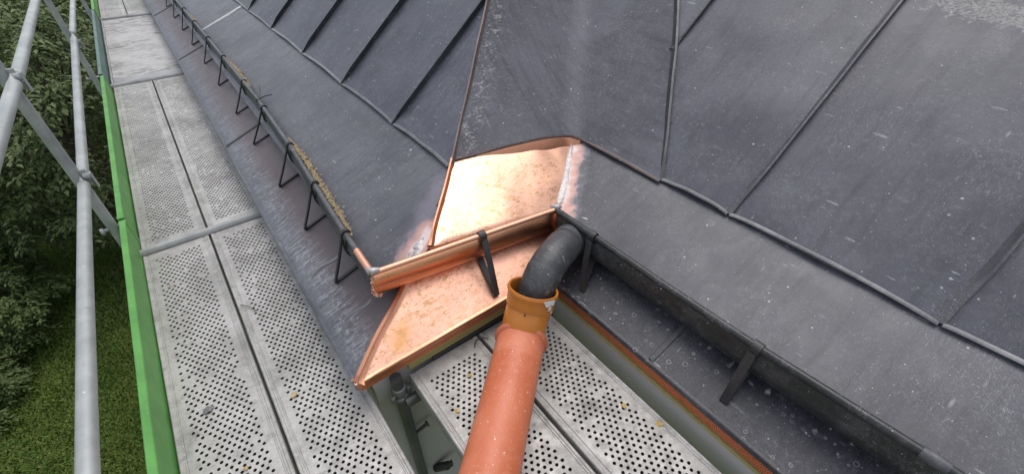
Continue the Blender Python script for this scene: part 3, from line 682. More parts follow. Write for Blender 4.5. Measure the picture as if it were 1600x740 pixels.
# valley sheet: from the hip across the soft valley crease to the first seam on the right slope
def vfn(u, v):
    s = v * 2
    def at(PL): return poly_at(PL, min(s, 1.999))
    h = at(HIP[2:]); va = at(VAL[2:]); se = poly_at([VSE[0], VSE[2], VSE[3]], min(s, 1.999))
    def lin(q):
        return h.lerp(va, min(max(q, 0), 1)) if q < 1 else va.lerp(se, min(q - 1, 1))
    q = u * 2; r = 0.14
    p = (lin(q - r) + lin(q - r / 2) + lin(q) + lin(q + r / 2) + lin(q + r)) / 5 if r < q < 2 - r else lin(q)
    if v < 0.25:
        ph = (u * 2 * 0.54 if u < 0.5 else 0.54 + (u * 2 - 1) * 0.46) * 70; j = min(int(ph), 69)
        e = 1 - v / 0.25; p = p + (PP[j].lerp(PP[j + 1], ph - j) - vfn0(u)) * e * e
    return p + Vector((0, -0.35, 1)).normalized() * 0.008
def vfn0(u):
    h, va, se = HIP[2], VAL[2], VSE[0]
    def lin(q): return h.lerp(va, min(max(q, 0), 1)) if q < 1 else va.lerp(se, min(q - 1, 1))
    q = u * 2; r = 0.14
    return (lin(q - r) + lin(q - r / 2) + lin(q) + lin(q + r / 2) + lin(q + r)) / 5 if r < q < 2 - r else lin(q)
sheet(vfn, 48, 60, 0.004, 2.4, 77).build('valley_sheet', MAT['valley'], house, True)
def hem_path(P, dn, mat, name='folded_hem', wd=0.0075, ht=0.0045):
    m = MB(); rows = []
    for i, p in enumerate(P):
        T = (P[min(i + 1, len(P) - 1)] - P[max(i - 1, 0)]).normalized(); d = (dn(i / (len(P) - 1))).normalized(); d = (d - T * d.dot(T)).normalized(); nn = T.cross(d)
        if nn.z < 0: nn = -nn
        wob = 1 + 0.3 * noise.noise(p * 20)
        prof = [(-2.0, -0.2), (-1.2, 0.5), (0.2, 0.8), (0.85, 0.45), (1.0, -0.2), (0.75, -1.0), (-0.6, -1.0)]
        rows.append([p + d * wd * wob * a + nn * ht * b for a, b in prof])
    m.sweep(rows, closed=True); return m.build(name, mat, house, True)
dnv = lambda t: Vector((0, -1, -0.7)).lerp(Vector((-1, 0, -0.6)), min(max((t - 0.45) / 0.25, 0), 1))
hem_path([p + Vector((0, 0, 0.005)) for p in PP], dnv, MAT['hem_brown'])
# tuck of bright copper under that hem
m = MB(); rows = []
for i, p in enumerate(PP[6:46]):
    t = i / 39; d = dnv((i + 6) / 70).normalized(); e = math.sin(math.pi * t)
    rows.append([p + d * 0.006 + Zu * -0.001, p + d * (0.016 + 0.012 * e) + Zu * (-0.006), p + d * (0.026 + 0.02 * e) + Zu * (-0.020)])
m.sweep(rows); m.build('copper_tuck', MAT['copper_edge'], house, True)
# right slope panels
nUR = Vector((-0.84, 0, 1)).normalized()
def vsy(x): return interp(x, [p.x for p in VSE], [p.y for p in VSE])
RS = [0.63, -0.12, -0.87, YN]
def fn(u, v):
    x = lerp(XBR, 3.6, u); hi = vsy(x) if x < 2.155 else min(1.40, vsy(x)); hi = vsy(x) if x < 2.155 else 1.395
    s_ = 0.005 * math.sin(math.pi * v) ** 0.6 * max(0, 1 - u * 8)
    return Vector((x, lerp(RS[0], hi, v), zUR(x))) + nUR * (0.008 + s_)
sheet(fn, 44, 18, 0.0075, 2.6, 61).build('roof_panel', MAT['right_upper'], house, True)
def fn(u, v):
    x = lerp(2.155, 3.6, u); return Vector((x, lerp(1.395, vsy(x), v), zUR(x))) + nUR * 0.010
sheet(fn, 26, 10, 0.003, 2.0, 62).build('roof_panel', MAT['right_upper'], house, True)
for i in range(3):
    y1, y0 = RS[i], RS[i + 1]
    def fn(u, v, y0=y0, y1=y1):
        x = lerp(XBR, 3.6, u); s_ = 0.005 * math.sin(math.pi * v) ** 0.6 * max(0, 1 - u * 8)
        return Vector((x, lerp(y0, y1, v), zUR(x))) + nUR * (0.006 + s_)
    sheet(fn, 44, 18, 0.0075, 2.6, 63 + i).build('roof_panel', MAT['right_upper'], house, True)
for a, b in ((0.985, RS[0]), (RS[0], RS[1]), (RS[1], RS[2]), (RS[2], RS[3])):
    hem((XBR, a - 0.005, ZBR + 0.006), (XBR, b + 0.005, ZBR + 0.006), dnL, nUR, 0.010)
for y in RS[:3]:
    P = [Vector((x, y, zUR(x) + 0.008)) for x in [XBR - 0.004] + list(np.linspace(XBR + 0.02, 3.6, 40))]
    seam(P, 0.020, 0.008, nUR, bend=0.016, lean=-0.016, taper=0.26, mat=MAT['seam_grey'])
P = [poly_at(VSE, t) + Vector((0, 0, 0.008)) for t in np.linspace(0, 2.95, 60)]
seam(P, 0.022, 0.010, Vector((-0.5, -0.3, 1)).normalized(), bend=0.0, lean=-0.006, side=Vector((-0.6, 0.7, 0)).normalized())
P = [Vector((x, 1.395, zUR(x) + 0.010)) for x in np.linspace(2.15, 3.6, 30)]
seam(P, 0.022, 0.009, nUR, bend=0.01, lean=-0.008)
# hip: browned upright seam above, bright fold below
hp = smoothpoly([HIP[1] + Vector((-0.01, 0, 0.004)), HIP[2] + Vector((0, 0, 0.008)), HIP[3] + Vector((0, 0, 0.012)), HIP[4] + Vector((0, 0, 0.01))], 90)
seam(hp, 0.028, 0.007, Zu, mat=MAT['hem_brown'], bend=0.0, side=Vector((-0.7, 0.7, 0)).normalized(), name='hip_seam', taper=0.25)
hp = smoothpoly([HIP[0] + Vector((0.0, 0.0, 0.002)), HIP[1] + Vector((0, 0, 0.004)), HIP[2] + Vector((0.002, 0.0, 0.008))], 30)
seam(hp, 0.026, 0.006, Zu, mat=MAT['copper_edge'], bend=0.0, side=Vector((0.7, -0.7, 0)).normalized(), name='hip_fold', taper=0.10)
hp = smoothpoly([C1 + Vector((0.004, 0.003, 0.004)), Vector((0.24, 1.168, 0.212)), Vector((0.391, 1.260, 0.270)), Vector((0.55, 1.37, 0.335))], 40)
seam(hp, 0.009, 0.013, Zu, mat=MAT['copper_edge'], bend=0.0, side=Vector((-0.6, 0.8, 0)).normalized(), name='hip_fold', taper=0.02, lean=0.006)
# hidden ridge side: close the building behind the slopes
m = MB(); m.box((5.0, 5.0, -1.2), (1.0, 0, 0), (0, 8.0, 0), (0, 0, 4.3)); m.build('wall', MAT['wall'], house)

# ================================================================== GUTTERS
PROF = [(-0.130, -0.150), (-0.085, -0.163), (-0.045, -0.158), (-0.012, -0.140), (0.010, -0.112), (0.018, -0.080), (0.016, -0.050), (0.008, -0.024), (0.000, -0.008)]
def smooth_prof():
    P = [Vector((a, b, 0)) for a, b in PROF]; return [(p.x, p.y) for p in smoothpoly(P, 26)]
SP = smooth_prof()
def gutter(root, pts, us, mat, lipmat, lip_r=0.0125, nlip=10, sub=12):
    """trough and rolled lip; pts = lip line, us = outward direction (mitre scaled) at each"""
    rows = []; lips = []
    n = len(pts)
    for i in range(n - 1):
        for q in range(sub + (1 if i == n - 2 else 0)):
            t = q / sub; p = pts[i].lerp(pts[i + 1], t); u = us[i].lerp(us[i + 1], t)
            wv = 0.0012 * noise.noise(p * 6)
            rows.append([p + u * (a + wv) + Zu * b for a, b in SP]); lips.append((p, u))
    inner = [[v - u * 0.003 + Zu * 0.001 for v in r] for r, (p, u) in zip(rows, lips)]
    m = MB(); m.sweep([r + s[::-1] for r, s in zip(rows, inner)], closed=True); m.build('trough', mat, root, True)
    m = MB(); rr_ = []
    for p, u in lips:
        rr_.append([p + u * (0.004 + lip_r * math.cos(2 * math.pi * j / nlip)) + Zu * (-0.004 + lip_r * math.sin(2 * math.pi * j / nlip)) for j in range(nlip)])
    m.sweep(rr_, closed=True); m.build('rolled_lip', lipmat, root, True)
mL, mM = Vector((-1, 0, 0)), Vector((0, -1, 0)); mit = Vector((-1, -1, 0))
LL = [G1, Vector((0.327, 1.58, 0.440)), Vector((0.372, 2.45, 0.442)), Vector((0.400, 3.37, 0.444)), Vector((0.398, 5.2, 0.442)), Vector((0.392, 7.29, 0.442)), Vector((0.39, 10.0, 0.444)), Vector((0.39, YF, 0.446))]
gl = thing('roof_gutter', (0.33, 1.4, 0.25), 'long dark patinated gutter along the left slope with thin wire brackets', 'gutter')
gutter(gl, LL, [mit] + [mL] * (len(LL) - 1), MAT['gutter_dark'], MAT['seam_grey'], lip_r=0.0120)
gm = thing('roof_gutter', (0.75, 1.24, 0.25), 'short bright copper gutter between the two dark gutters', 'gutter')
gutter(gm, [G1 + Vector((0.002, 0, 0.001)), G2], [mit * 1.04, mit * 1.04], MAT['copper_gutter'], MAT['copper_lip'], lip_r=0.0105, sub=30)
GR = [G2, Vector((1.192, 0.6, 0.400)), Vector((1.192, 0.2, 0.410)), Vector((1.192, -0.275, 0.440)), Vector((1.195, YN, 0.47))]
gr = thing('roof_gutter', (1.15, 0.3, 0.2), 'dark gutter with broad flat brackets along the right slope', 'gutter')
gutter(gr, GR, [mit] + [mL] * 4, MAT['gutter_dark'], MAT['gutter_dark'], lip_r=0.0155)
# copper end of the left lip, tinned corners
m = MB(); P = [G1.lerp(LL[1], t) + Vector((-0.005, 0, -0.003)) for t in np.linspace(0.02, 0.52, 12)]; m.tube(P, 0.0142, 12); m.build('lip_patch', MAT['copper_lip'], gl, True)
for root, c in ((gm, G1 + Vector((-0.004, -0.004, 0.002))), (gm, G2 + Vector((-0.002, -0.003, 0.002)))):
    m = MB(); m.tube([c + Vector((-0.004, 0.03, 0)), c + Vector((-0.003, 0.008, 0.002)), c + Vector((0.004, 0.0, 0.002)), c + Vector((0.03, -0.003, 0))], [0.009, 0.0155, 0.0165, 0.009], 10)
    m.build('solder_corner', MAT['solder'], root, True)
# rough solder edge down the mitre at the outer corner
m = MB()
for a, b in SP[4::1]:
    for q in range(2):
        c = G1 + mit * (a + 0.002) * 1.02 + Zu * b + Vector((random.uniform(-.004, .004), random.uniform(-.004, .004), random.uniform(-.003, .003)))
        s_ = random.uniform(0.003, 0.0065); e = Vector((random.uniform(-1, 1), random.uniform(-1, 1), random.uniform(-1, 1))).normalized()
        f_ = e.orthogonal().normalized(); m.box(c, e * s_ * 1.5, f_ * s_ * 0.6, e.cross(f_) * s_ * 0.5)
m.build('mitre_solder', MAT['copper_lip'], gm)
def mitre_patch():
    m = MB(); rows = []
    for a, b in SP[3:]:
        p = G2 + mit * (a + 0.001) + Zu * b; wv = 0.025 + 0.012 * noise.noise(Vector((b * 40, 0, 3)))
        rows.append([p + Vector((-wv - 0.006, -0.0015, 0)), p + Vector((0.001, 0.001, 0)) + mit * 0.0015, p + Vector((-0.0015, -wv * 0.5, 0))])
    m.sweep(rows); m.build('mitre_patch', MAT['copper_edge'], gr, True)
mitre_patch()
# wire brackets of the left gutter
FEET = [(0.222, 1.573), (0.234, 2.037), (0.243, 2.529), (0.253, 3.169), (0.268, 3.762), (0.278, 4.483), (0.283, 5.187), (0.286, 5.94), (0.29, 6.668), (0.29, 7.4), (0.29, 8.15), (0.29, 8.9), (0.29, 9.65)]
def lipx(y): return interp(y, [p.y for p in LL], [p.x for p in LL])
def flatbar(P, wv, th, m):
    """bar of width vector wv (half) and thickness th swept along P"""
    rows = []
    for i, p in enumerate(P):
        T = (P[min(i + 1, len(P) - 1)] - P[max(i - 1, 0)]).normalized(); nn = T.cross(wv).normalized() * th
        rows.append([p + wv + nn, p + wv - nn, p - wv - nn, p - wv + nn])
    m.sweep(rows, closed=True)
for fx, fy in FEET:
    lx = lipx(fy); lz = 0.442; wv = Vector((0, 0.008, 0)); m = MB()
    P = [Vector((lx + 0.016, fy, lz - 0.006)), Vector((lx + 0.008, fy, lz + 0.011)), Vector((lx - 0.006, fy, lz + 0.012)), Vector((lx - 0.020, fy, lz + 0.003)), Vector((lx - 0.024, fy, lz - 0.02)),
         Vector((lerp(lx - 0.024, fx, 0.5), fy, lerp(lz - 0.02, zA(fx, XL), 0.5))), Vector((fx, fy, zA(fx, XL) + 0.010)), Vector((fx + 0.004, fy, zA(fx, XL) + 0.005)), Vector((fx + 0.02, fy, zA(fx + 0.02, XL) + 0.005)), Vector((lx + 0.05, fy - 0.004, zA(lx + 0.05, XL) + 0.006))]
    flatbar(P, wv, 0.0042, m)
    c = [Vector((lx - 0.022, fy + 0.003, lz - 0.03)), Vector((lx - 0.024, fy + 0.002, lz - 0.06)), Vector((lx - 0.020, fy, lz - 0.10)), Vector((lx + 0.006, fy, lz - 0.142)), Vector((lx + 0.04, fy, lz - 0.160))]
    flatbar(smoothpoly(c, 10), wv, 0.0042, m)
    m.build('bracket', MAT['iron_wire'], gl)
m = MB(); b = Vector((lipx(3.30), 3.30, 0.455))
m.tube([b, b + Vector((0.03, 0.06, 0.025)), b + Vector((0.045, 0.11, 0.045))], 0.0035, 6); m.tube([b, b + Vector((0.04, -0.01, 0.012)), b + Vector((0.085, -0.015, 0.015))], 0.0035, 6)
m.tube([b + Vector((-0.01, 0, 0.005)), b + Vector((-0.02, 0.0, -0.02))], 0.0035, 6); m.build('tie_wire', MAT['iron_wire'], gl)
# flat brackets
def flat_bracket(root, lip, u, foot, mat, hw=0.014, along=None, back=0.13):
    m = MB(); al = along * hw; lip = Vector(lip); foot = Vector(foot)
    P = [lip - u * 0.010 - Zu * 0.008, lip - u * 0.008 + Zu * 0.010, lip + u * 0.006 + Zu * 0.015, lip + u * 0.022 + Zu * 0.006, lip + u * 0.025 - Zu * 0.016]
    flatbar(smoothpoly(P, 14), al * 1.08, 0.002, m)
    Q = [lip + u * 0.027 - Zu * 0.018, (lip + u * 0.027 - Zu * 0.018).lerp(foot, 0.5) + u * 0.003, foot]
    flatbar(Q, al, 0.003, m)
    B = [foot + Zu * 0.002 - u * 0.004, foot.lerp(lip - u * 0.02 - Zu * 0.150, 0.5), lip - u * 0.02 - Zu * 0.150]
    flatbar(B, al, 0.003, m)
    o = m.build('bracket', mat, root)
    bm = MB(); c = lip + u * 0.031 - Zu * 0.034; bm.tube([c, c + u * 0.006], 0.006, 8); bm.build('bolt', MAT['iron'], o)
xm = 0.79; tM = (xm - G1.x) / (G2.x - G1.x); lm = G1.lerp(G2, tM)
flat_bracket(gm, lm, Vector((0, -1, 0)), (0.765, 1.098, 0.172), MAT['iron'], along=Vector((1, 0, 0)))
for y, fx, fy in ((0.955, 1.087, 0.893), (0.208, 1.098, 0.198), (-0.62, 1.10, -0.66)):
    lz = interp(y, [p.y for p in GR[::-1]], [p.z for p in GR[::-1]])
    flat_bracket(gr, (1.192, y, lz + 0.002), Vector((-1, 0, 0)), (fx, fy, zA(fx, XR) + 0.006), MAT['iron'], hw=0.015, along=Vector((0, 1, 0)))
m = MB(); P = [Vector((1.188, y, interp(y, [p.y for p in GR[::-1]], [p.z for p in GR[::-1]]) - 0.004)) for y in (-0.235, -0.265, -0.295)]; m.tube(P, [0.0185, 0.0195, 0.0185], 14); m.build('joint_sleeve', MAT['seam_grey'], gr, True)

# ================================================================== DRAIN PIPES
el = thing('drain_elbow', (1.0, 1.0, 0.25), 'grey metal elbow leading from the inner gutter corner into the ochre bend', 'pipe elbow')
EP = smoothpoly([Vector((1.185, 1.075, 0.300)), Vector((1.11, 1.045, 0.325)), Vector((1.02, 1.012, 0.332)), Vector((0.94, 0.985, 0.310)), Vector((0.88, 0.962, 0.262)), Vector((0.85, 0.950, 0.200))], 40)
m = MB(); m.tube(EP, 0.078, 40, cap=False); m.build('elbow', MAT['elbow'], el, True)
m = MB(); m.tube(EP[9:12], [0.0782, 0.0800, 0.0782], 40, cap=False); m.build('joint_ring', MAT['elbow'], el, True)
m = MB(); m.tube(EP[24:27], [0.0782, 0.0796, 0.0782], 40, cap=False); m.build('joint_ring', MAT['elbow'], el, True)
m = MB(); m.tube(EP[2:9], [0.0802] * 7, 40, cap=False); m.build('sleeve', MAT['elbow'], el, True)
bend = thing('pipe_bend', (0.8, 0.93, 0.1), 'ochre plastic pipe bend with a socket rim and white blotch', 'pipe bend')
RIM = Vector((0.842, 0.944, 0.300)); COL = Vector((0.738, 0.886, 0.112)); RP1 = Vector((0.322, 0.529, 0.106))
pd = (RP1 - COL).normalized()
ax0 = Vector((-0.34, -0.16, -0.93)).normalized()
BP = smoothpoly([RIM, RIM + ax0 * 0.04, RIM + ax0 * 0.085, RIM.lerp(COL, 0.62) + Vector((0.002, 0.004, -0.004)), COL - pd * 0.012 + Vector((0, 0, 0.004)), COL + pd * 0.05], 40)
prof = []
for i in range(len(BP)):
    t = i / 40
    r = 0.1005 if t < 0.40 else lerp(0.1005, 0.0935, min((t - 0.40) / 0.08, 1))
    if t < 0.10: r = 0.1075 if 0.03 < t < 0.09 else 0.1055
    elif t < 0.14: r = 0.1025
    prof.append(r)
m = MB(); m.tube(BP, prof, 48, cap=False); m.tube(BP[:14][::-1], [0.0965] * 13 + [0.1035], 48, cap=False)
n0 = 48
m.build('socket', MAT['ochre_pipe'], bend, True)
m = MB(); m.tube([RIM - ax0 * 0.0005, RIM + ax0 * 0.006], [0.1055, 0.1062], 48, cap=False)
m2 = MB(); a_ = ax0.orthogonal().normalized(); b_ = ax0.cross(a_)
rows = [[RIM + (a_ * math.cos(2 * math.pi * j / 48) + b_ * math.sin(2 * math.pi * j / 48)) * r + ax0 * q for j in range(48)] for r, q in ((0.1055, 0.001), (0.1035, -0.002), (0.0985, -0.001), (0.0965, 0.004))]
o = len(m2.v); m2.add([v for r in rows for v in r], [(i * 48 + j, i * 48 + (j + 1) % 48, (i + 1) * 48 + (j + 1) % 48, (i + 1) * 48 + j) for i in range(3) for j in range(48)])
m2.build('socket_rim', MAT['ochre_pipe'], bend, True)
# white blotch and small drilled hole on the side facing the walkway
camv = (Vector((0, 0, 1.6)) - RIM).normalized(); side = ax0.cross(camv).normalized(); front = side.cross(ax0).normalized()
if front.dot(camv) < 0: front = -front
rightv = side if side.dot(rr) > 0 else -side
def on_bend(ang, along, r):
    return RIM + ax0 * along + (front * math.cos(ang) + rightv * math.sin(ang)) * r
m = MB()
for (an, al, sa, sl) in ((0.85, 0.020, 0.24, 0.018), (0.92, 0.045, 0.11, 0.012), (1.06, 0.066, 0.05, 0.007), (0.62, 0.010, 0.12, 0.007)):
    ring = []; N = 18
    for j in range(N):
        th = 2 * math.pi * j / N; q = 1 + 0.35 * noise.noise(Vector((math.cos(th) * 2 + an * 9, math.sin(th) * 2, al * 50)))
        al2 = al + math.sin(th) * sl * q; ring.append(on_bend(an + math.cos(th) * sa * q, al2, 0.1092 if al2 < 0.035 else 0.1030))
    c = on_bend(an, al, 0.1100 if al < 0.03 else 0.1035); m.add([c] + ring, [(0, 1 + j, 1 + (j + 1) % N) for j in range(N)])
m.build('paint_blotch', MAT['white_paint'], bend)
m = MB(); c = on_bend(-0.10, 0.078, 0.1015); m.tube([c - front * 0.002, c + front * 0.0012], 0.0035, 8); m.build('drilled_hole', MAT['hole'], bend)
dp = thing('drain_pipe', (0.5, 0.7, 0.0), 'brick red plastic drain pipe lying on the perforated boards', 'drain pipe')
RP2 = COL + pd * 1.55
m = MB(); m.tube([COL + pd * s_ for s_ in np.linspace(0.02, 1.55, 30)], 0.0985, 56, cap=False); m.build('pipe', MAT['red_pipe'], dp, True)
m = MB(); m.tube([COL + pd * s_ for s_ in (0.000, 0.002, 0.010, 0.018, 0.024, 0.030)], [0.0985, 0.108, 0.1125, 0.1125, 0.108, 0.0990], 56, cap=False)
m.tube([COL + pd * s_ for s_ in (0.030, 0.10, 0.12, 0.13)], [0.1000, 0.1000, 0.0993, 0.0985], 56, cap=False); m.build('collar', MAT['red_pipe'], dp, True)

# ================================================================== SCAFFOLD
def plank_mesh(name, L, hole=0.0056, clog=0.10, seed=0, ncol=17, p=0.0125, q_=0.020):
    """steel box board: top skin with real staggered holes, rolled edges, closed bottom. x across 0..0.32, y along 0..L"""
    rd = random.Random(seed); W = 0.32; V = []; F = []
    nrow = int((L - 0.10) / (2 * q_)); x0 = (W - (ncol - 1) * p) / 2; y0 = (L - nrow * 2 * q_) / 2 + q_
    cache = {}; DARK = []
    def vert(x, y, z=0.0):
        kk = (round(x * 1e5), round(y * 1e5), round(z * 1e5)); i = cache.get(kk)
        if i is None: i = len(V); V.append((x, y, z)); cache[kk] = i
        return i
    offs = [(p, 0), (p / 2, q_ / 2), (0, q_), (-p / 2, q_ / 2), (-p, 0), (-p / 2, -q_ / 2), (0, -q_), (p / 2, -q_ / 2)]
    ca = [(math.cos(j * math.pi / 4), math.sin(j * math.pi / 4)) for j in range(8)]
    for i in range(ncol):
        cx = x0 + i * p; odd = i % 2
        for j in range(nrow - odd):
            cy = y0 + j * 2 * q_ + (q_ if odd else 0)
            outr = [vert(cx + a, cy + b) for a, b in offs]
            cl = rd.random() < clog * (0.3 + 2.2 * max(0, noise.noise(Vector((cx * 7 + seed, cy * 2.2, seed))) + 0.25))
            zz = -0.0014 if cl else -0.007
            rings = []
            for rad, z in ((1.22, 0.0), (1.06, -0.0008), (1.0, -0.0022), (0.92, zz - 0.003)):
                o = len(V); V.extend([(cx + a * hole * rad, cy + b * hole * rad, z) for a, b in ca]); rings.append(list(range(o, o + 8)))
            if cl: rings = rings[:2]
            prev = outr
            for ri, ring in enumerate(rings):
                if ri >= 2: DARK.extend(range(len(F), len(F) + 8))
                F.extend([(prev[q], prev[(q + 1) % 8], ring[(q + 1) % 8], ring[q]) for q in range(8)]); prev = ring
            if cl: F.append(tuple(prev))
    xl, xr = x0 - p, x0 + ncol * p; yb, yt = y0 - q_, y0 + nrow * 2 * q_ - q_
    for j in range(nrow - 1):
        ya = y0 + j * 2 * q_
        F.append((vert(xl, ya), vert(x0, ya + q_), vert(xl, ya + 2 * q_))); F.append((vert(xr, ya), vert(xr, ya + 2 * q_), vert(xr - p, ya + q_)))
    for i in range(0, ncol - 1, 2):
        xa = x0 + i * p
        F.append((vert(xa, yb), vert(xa + 2 * p, yb), vert(xa + p, y0))); F.append((vert(xa, yt), vert(xa + p, yt - q_), vert(xa + 2 * p, yt)))
    for (cx_, cy_, sx, sy) in ((xl, yb, 1, 1), (xr, yb, -1, 1), (xl, yt, 1, -1), (xr, yt, -1, -1)):
        F.append((vert(cx_, cy_), vert(cx_ + sx * p, cy_), vert(cx_, cy_ + sy * q_)))
    # margins: rolled edge, then a shallow stiffening groove
    cols = [0.0, 0.0015, 0.005, 0.011, 0.015, 0.020, 0.0225, 0.026, 0.0285]; zc = [-0.006, 0.001, 0.0035, 0.003, 0.0, 0.0, -0.003, -0.003, 0.0]
    ny = 24
    def strip(xs, zs, ya, yb_, ny=ny):
        o = len(V); n = len(xs)
        for t in range(ny + 1):
            y = ya + (yb_ - ya) * t / ny
            for x, z in zip(xs, zs): V.append((x, y, z))
        for t in range(ny):
            for q in range(n - 1): F.append((o + t * n + q, o + t * n + q + 1, o + (t + 1) * n + q + 1, o + (t + 1) * n + q))
    strip(cols + [xl], zc + [0.0], 0, L); strip([xr] + [W - c for c in cols[::-1]], [0.0] + zc[::-1], 0, L)
    strip([xl, xr], [0, 0], 0, yb, 1); strip([xl, xr], [0, 0], yt, L, 1)
    o = len(V); d = -0.065
    V.extend([(0, 0, -0.006), (W, 0, -0.006), (W, L, -0.006), (0, L, -0.006), (0, 0, d), (W, 0, d), (W, L, d), (0, L, d)])
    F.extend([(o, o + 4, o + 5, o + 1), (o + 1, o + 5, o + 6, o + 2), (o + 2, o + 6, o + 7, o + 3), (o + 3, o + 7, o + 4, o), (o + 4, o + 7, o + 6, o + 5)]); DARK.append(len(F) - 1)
    me = bpy.data.meshes.new(name); me.from_pydata(V, [], F); me.update()
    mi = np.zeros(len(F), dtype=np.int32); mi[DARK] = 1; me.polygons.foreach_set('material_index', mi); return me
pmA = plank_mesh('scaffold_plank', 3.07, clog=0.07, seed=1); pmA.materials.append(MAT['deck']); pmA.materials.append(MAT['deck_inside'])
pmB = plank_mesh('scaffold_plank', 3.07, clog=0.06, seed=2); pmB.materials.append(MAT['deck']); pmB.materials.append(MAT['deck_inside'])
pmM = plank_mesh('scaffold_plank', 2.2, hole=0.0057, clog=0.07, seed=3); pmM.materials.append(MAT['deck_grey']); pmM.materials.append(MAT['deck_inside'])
GP = 'perforated steel scaffold boards'
def plank(me, x, y, z, label, flip=False):
    o = bpy.data.objects.new('scaffold_plank', me); C.objects.link(o); o.location = (x, y, z)
    o.scale.x = 1.05 if me is pmM else 1.0
    tag(o, label, 'scaffold board', GP); return o
plank(pmA, -0.511, -0.44, 0.0, 'nearest outer perforated steel board beside the bright green toe board')
plank(pmB, -0.181, -0.44, 0.0, 'nearest inner perforated steel board of the left walkway, below the copper eave tip')
plank(pmB, -0.511, 2.70, 0.0, 'outer perforated steel board between the first and second cross caps')
plank(pmA, -0.181, 2.70, 0.0, 'inner perforated steel board between the first and second cross caps')
plank(pmA, -0.517, 9.18, 0.0, 'outer perforated board at the far end beyond the plywood deck')
plank(pmB, -0.187, 9.18, 0.0, 'inner perforated board at the far end beyond the plywood deck')
plank(pmM, 0.301, -1.115, 0.004, 'grey perforated steel board under the red pipe')
plank(pmM, 0.650, -1.115, 0.004, 'grey perforated steel board beside the wall under the right eave')
# plywood deck
pw = thing('plywood_deck', (-0.2, 7.45, 0.0), 'worn plywood deck panel with flaking white paint between steel boards', 'scaffold deck')
m = MB(); m.box((-0.195, 7.46, -0.008), (0.305, 0, 0), (0, 1.60, 0), (0, 0, 0.009)); m.build('panel', MAT['plywood'], pw, False, 0.002)
for x in (-0.509, 0.119):
    m = MB(); m.box((x, 7.46, -0.006), (0.008, 0, 0), (0, 1.62, 0), (0, 0, 0.020)); m.build('side_rail', MAT['tube_mid'], pw, False, 0.003)
m = MB(); m.box((-0.195, 5.945, 0.006), (0.303, 0, 0), (0, 0.07, 0), (0, 0, 0.004)); m.build('end_plate', MAT['tube_mid'], pw, False, 0.002)
# cross caps over the board ends
for y, lb in ((2.665, 'nearest steel cross cap over the board joint on the left walkway'), (5.81, 'steel cross cap between perforated boards and plywood deck'), (9.14, 'far steel cross cap beyond the plywood deck')):
    t = thing('transom_cap', (-0.2, y, 0.0), lb, 'scaffold transom', 'cross caps over the board joints')
    m = MB(); prof_ = [(-0.026, -0.005), (-0.024, 0.010), (-0.012, 0.022), (0.012, 0.022), (0.024, 0.010), (0.026, -0.005)]
    m.sweep([[Vector((x, y + a + 0.004 * noise.noise(Vector((x * 4, y, 0))), b)) for a, b in prof_] for x in np.linspace(-0.525, 0.135, 14)], closed=True); m.build('cap', MAT['tube_mid'], t, True)
    m = MB(); m.tube([(-0.56, y, -0.095), (0.16, y, -0.095)], 0.0242, 14); m.build('tube', MAT['tube'], t, True)
# toe boards
def toe(y0, y1, x0, x1, mat, label, lean=0.0, h=0.15):
    t = thing('toe_board', (x0, (y0 + y1) / 2, 0.0), label, 'toe board')
    m = MB(); rows = []
    for i in range(25):
        q = i / 24; y = lerp(y0, y1, q); x = lerp(x0, x1, q) + 0.0015 * noise.noise(Vector((y * 2, 3, 0)))
        prof_ = [(0, -0.02), (0.0 - lean, h - 0.003), (-0.003 - lean, h), (-0.026 - lean, h), (-0.029 - lean, h - 0.003), (-0.029, -0.02)]
        rows.append([Vector((x + a, y, b)) for a, b in prof_])
    m.sweep(rows, closed=True); m.build('board', mat, t, True)
    for y in (y0, y1):
        m = MB(); m.box((lerp(x0, x1, (y - y0) / (y1 - y0)) - 0.0145, y, 0.065), (0.0165, 0, 0), (0, 0.016, 0), (0, 0, 0.084)); m.build('end_shoe', MAT['green_old'] if mat is MAT['green_old'] else mat, t, False, 0.002)
toe(-0.45, 2.80, -0.522, -0.512, MAT['green'], 'bright green toe board along the nearest steel boards')
toe(2.86, 5.66, -0.517, -0.522, MAT['green'], 'bright green toe board along the second pair of steel boards')
toe(5.76, 9.05, -0.532, -0.534, MAT['green_old'], 'dull grey-green toe board along the plywood deck')
toe(9.12, 12.2, -0.528, -0.53, MAT['green'], 'bright green toe board at the far end of the walkway')
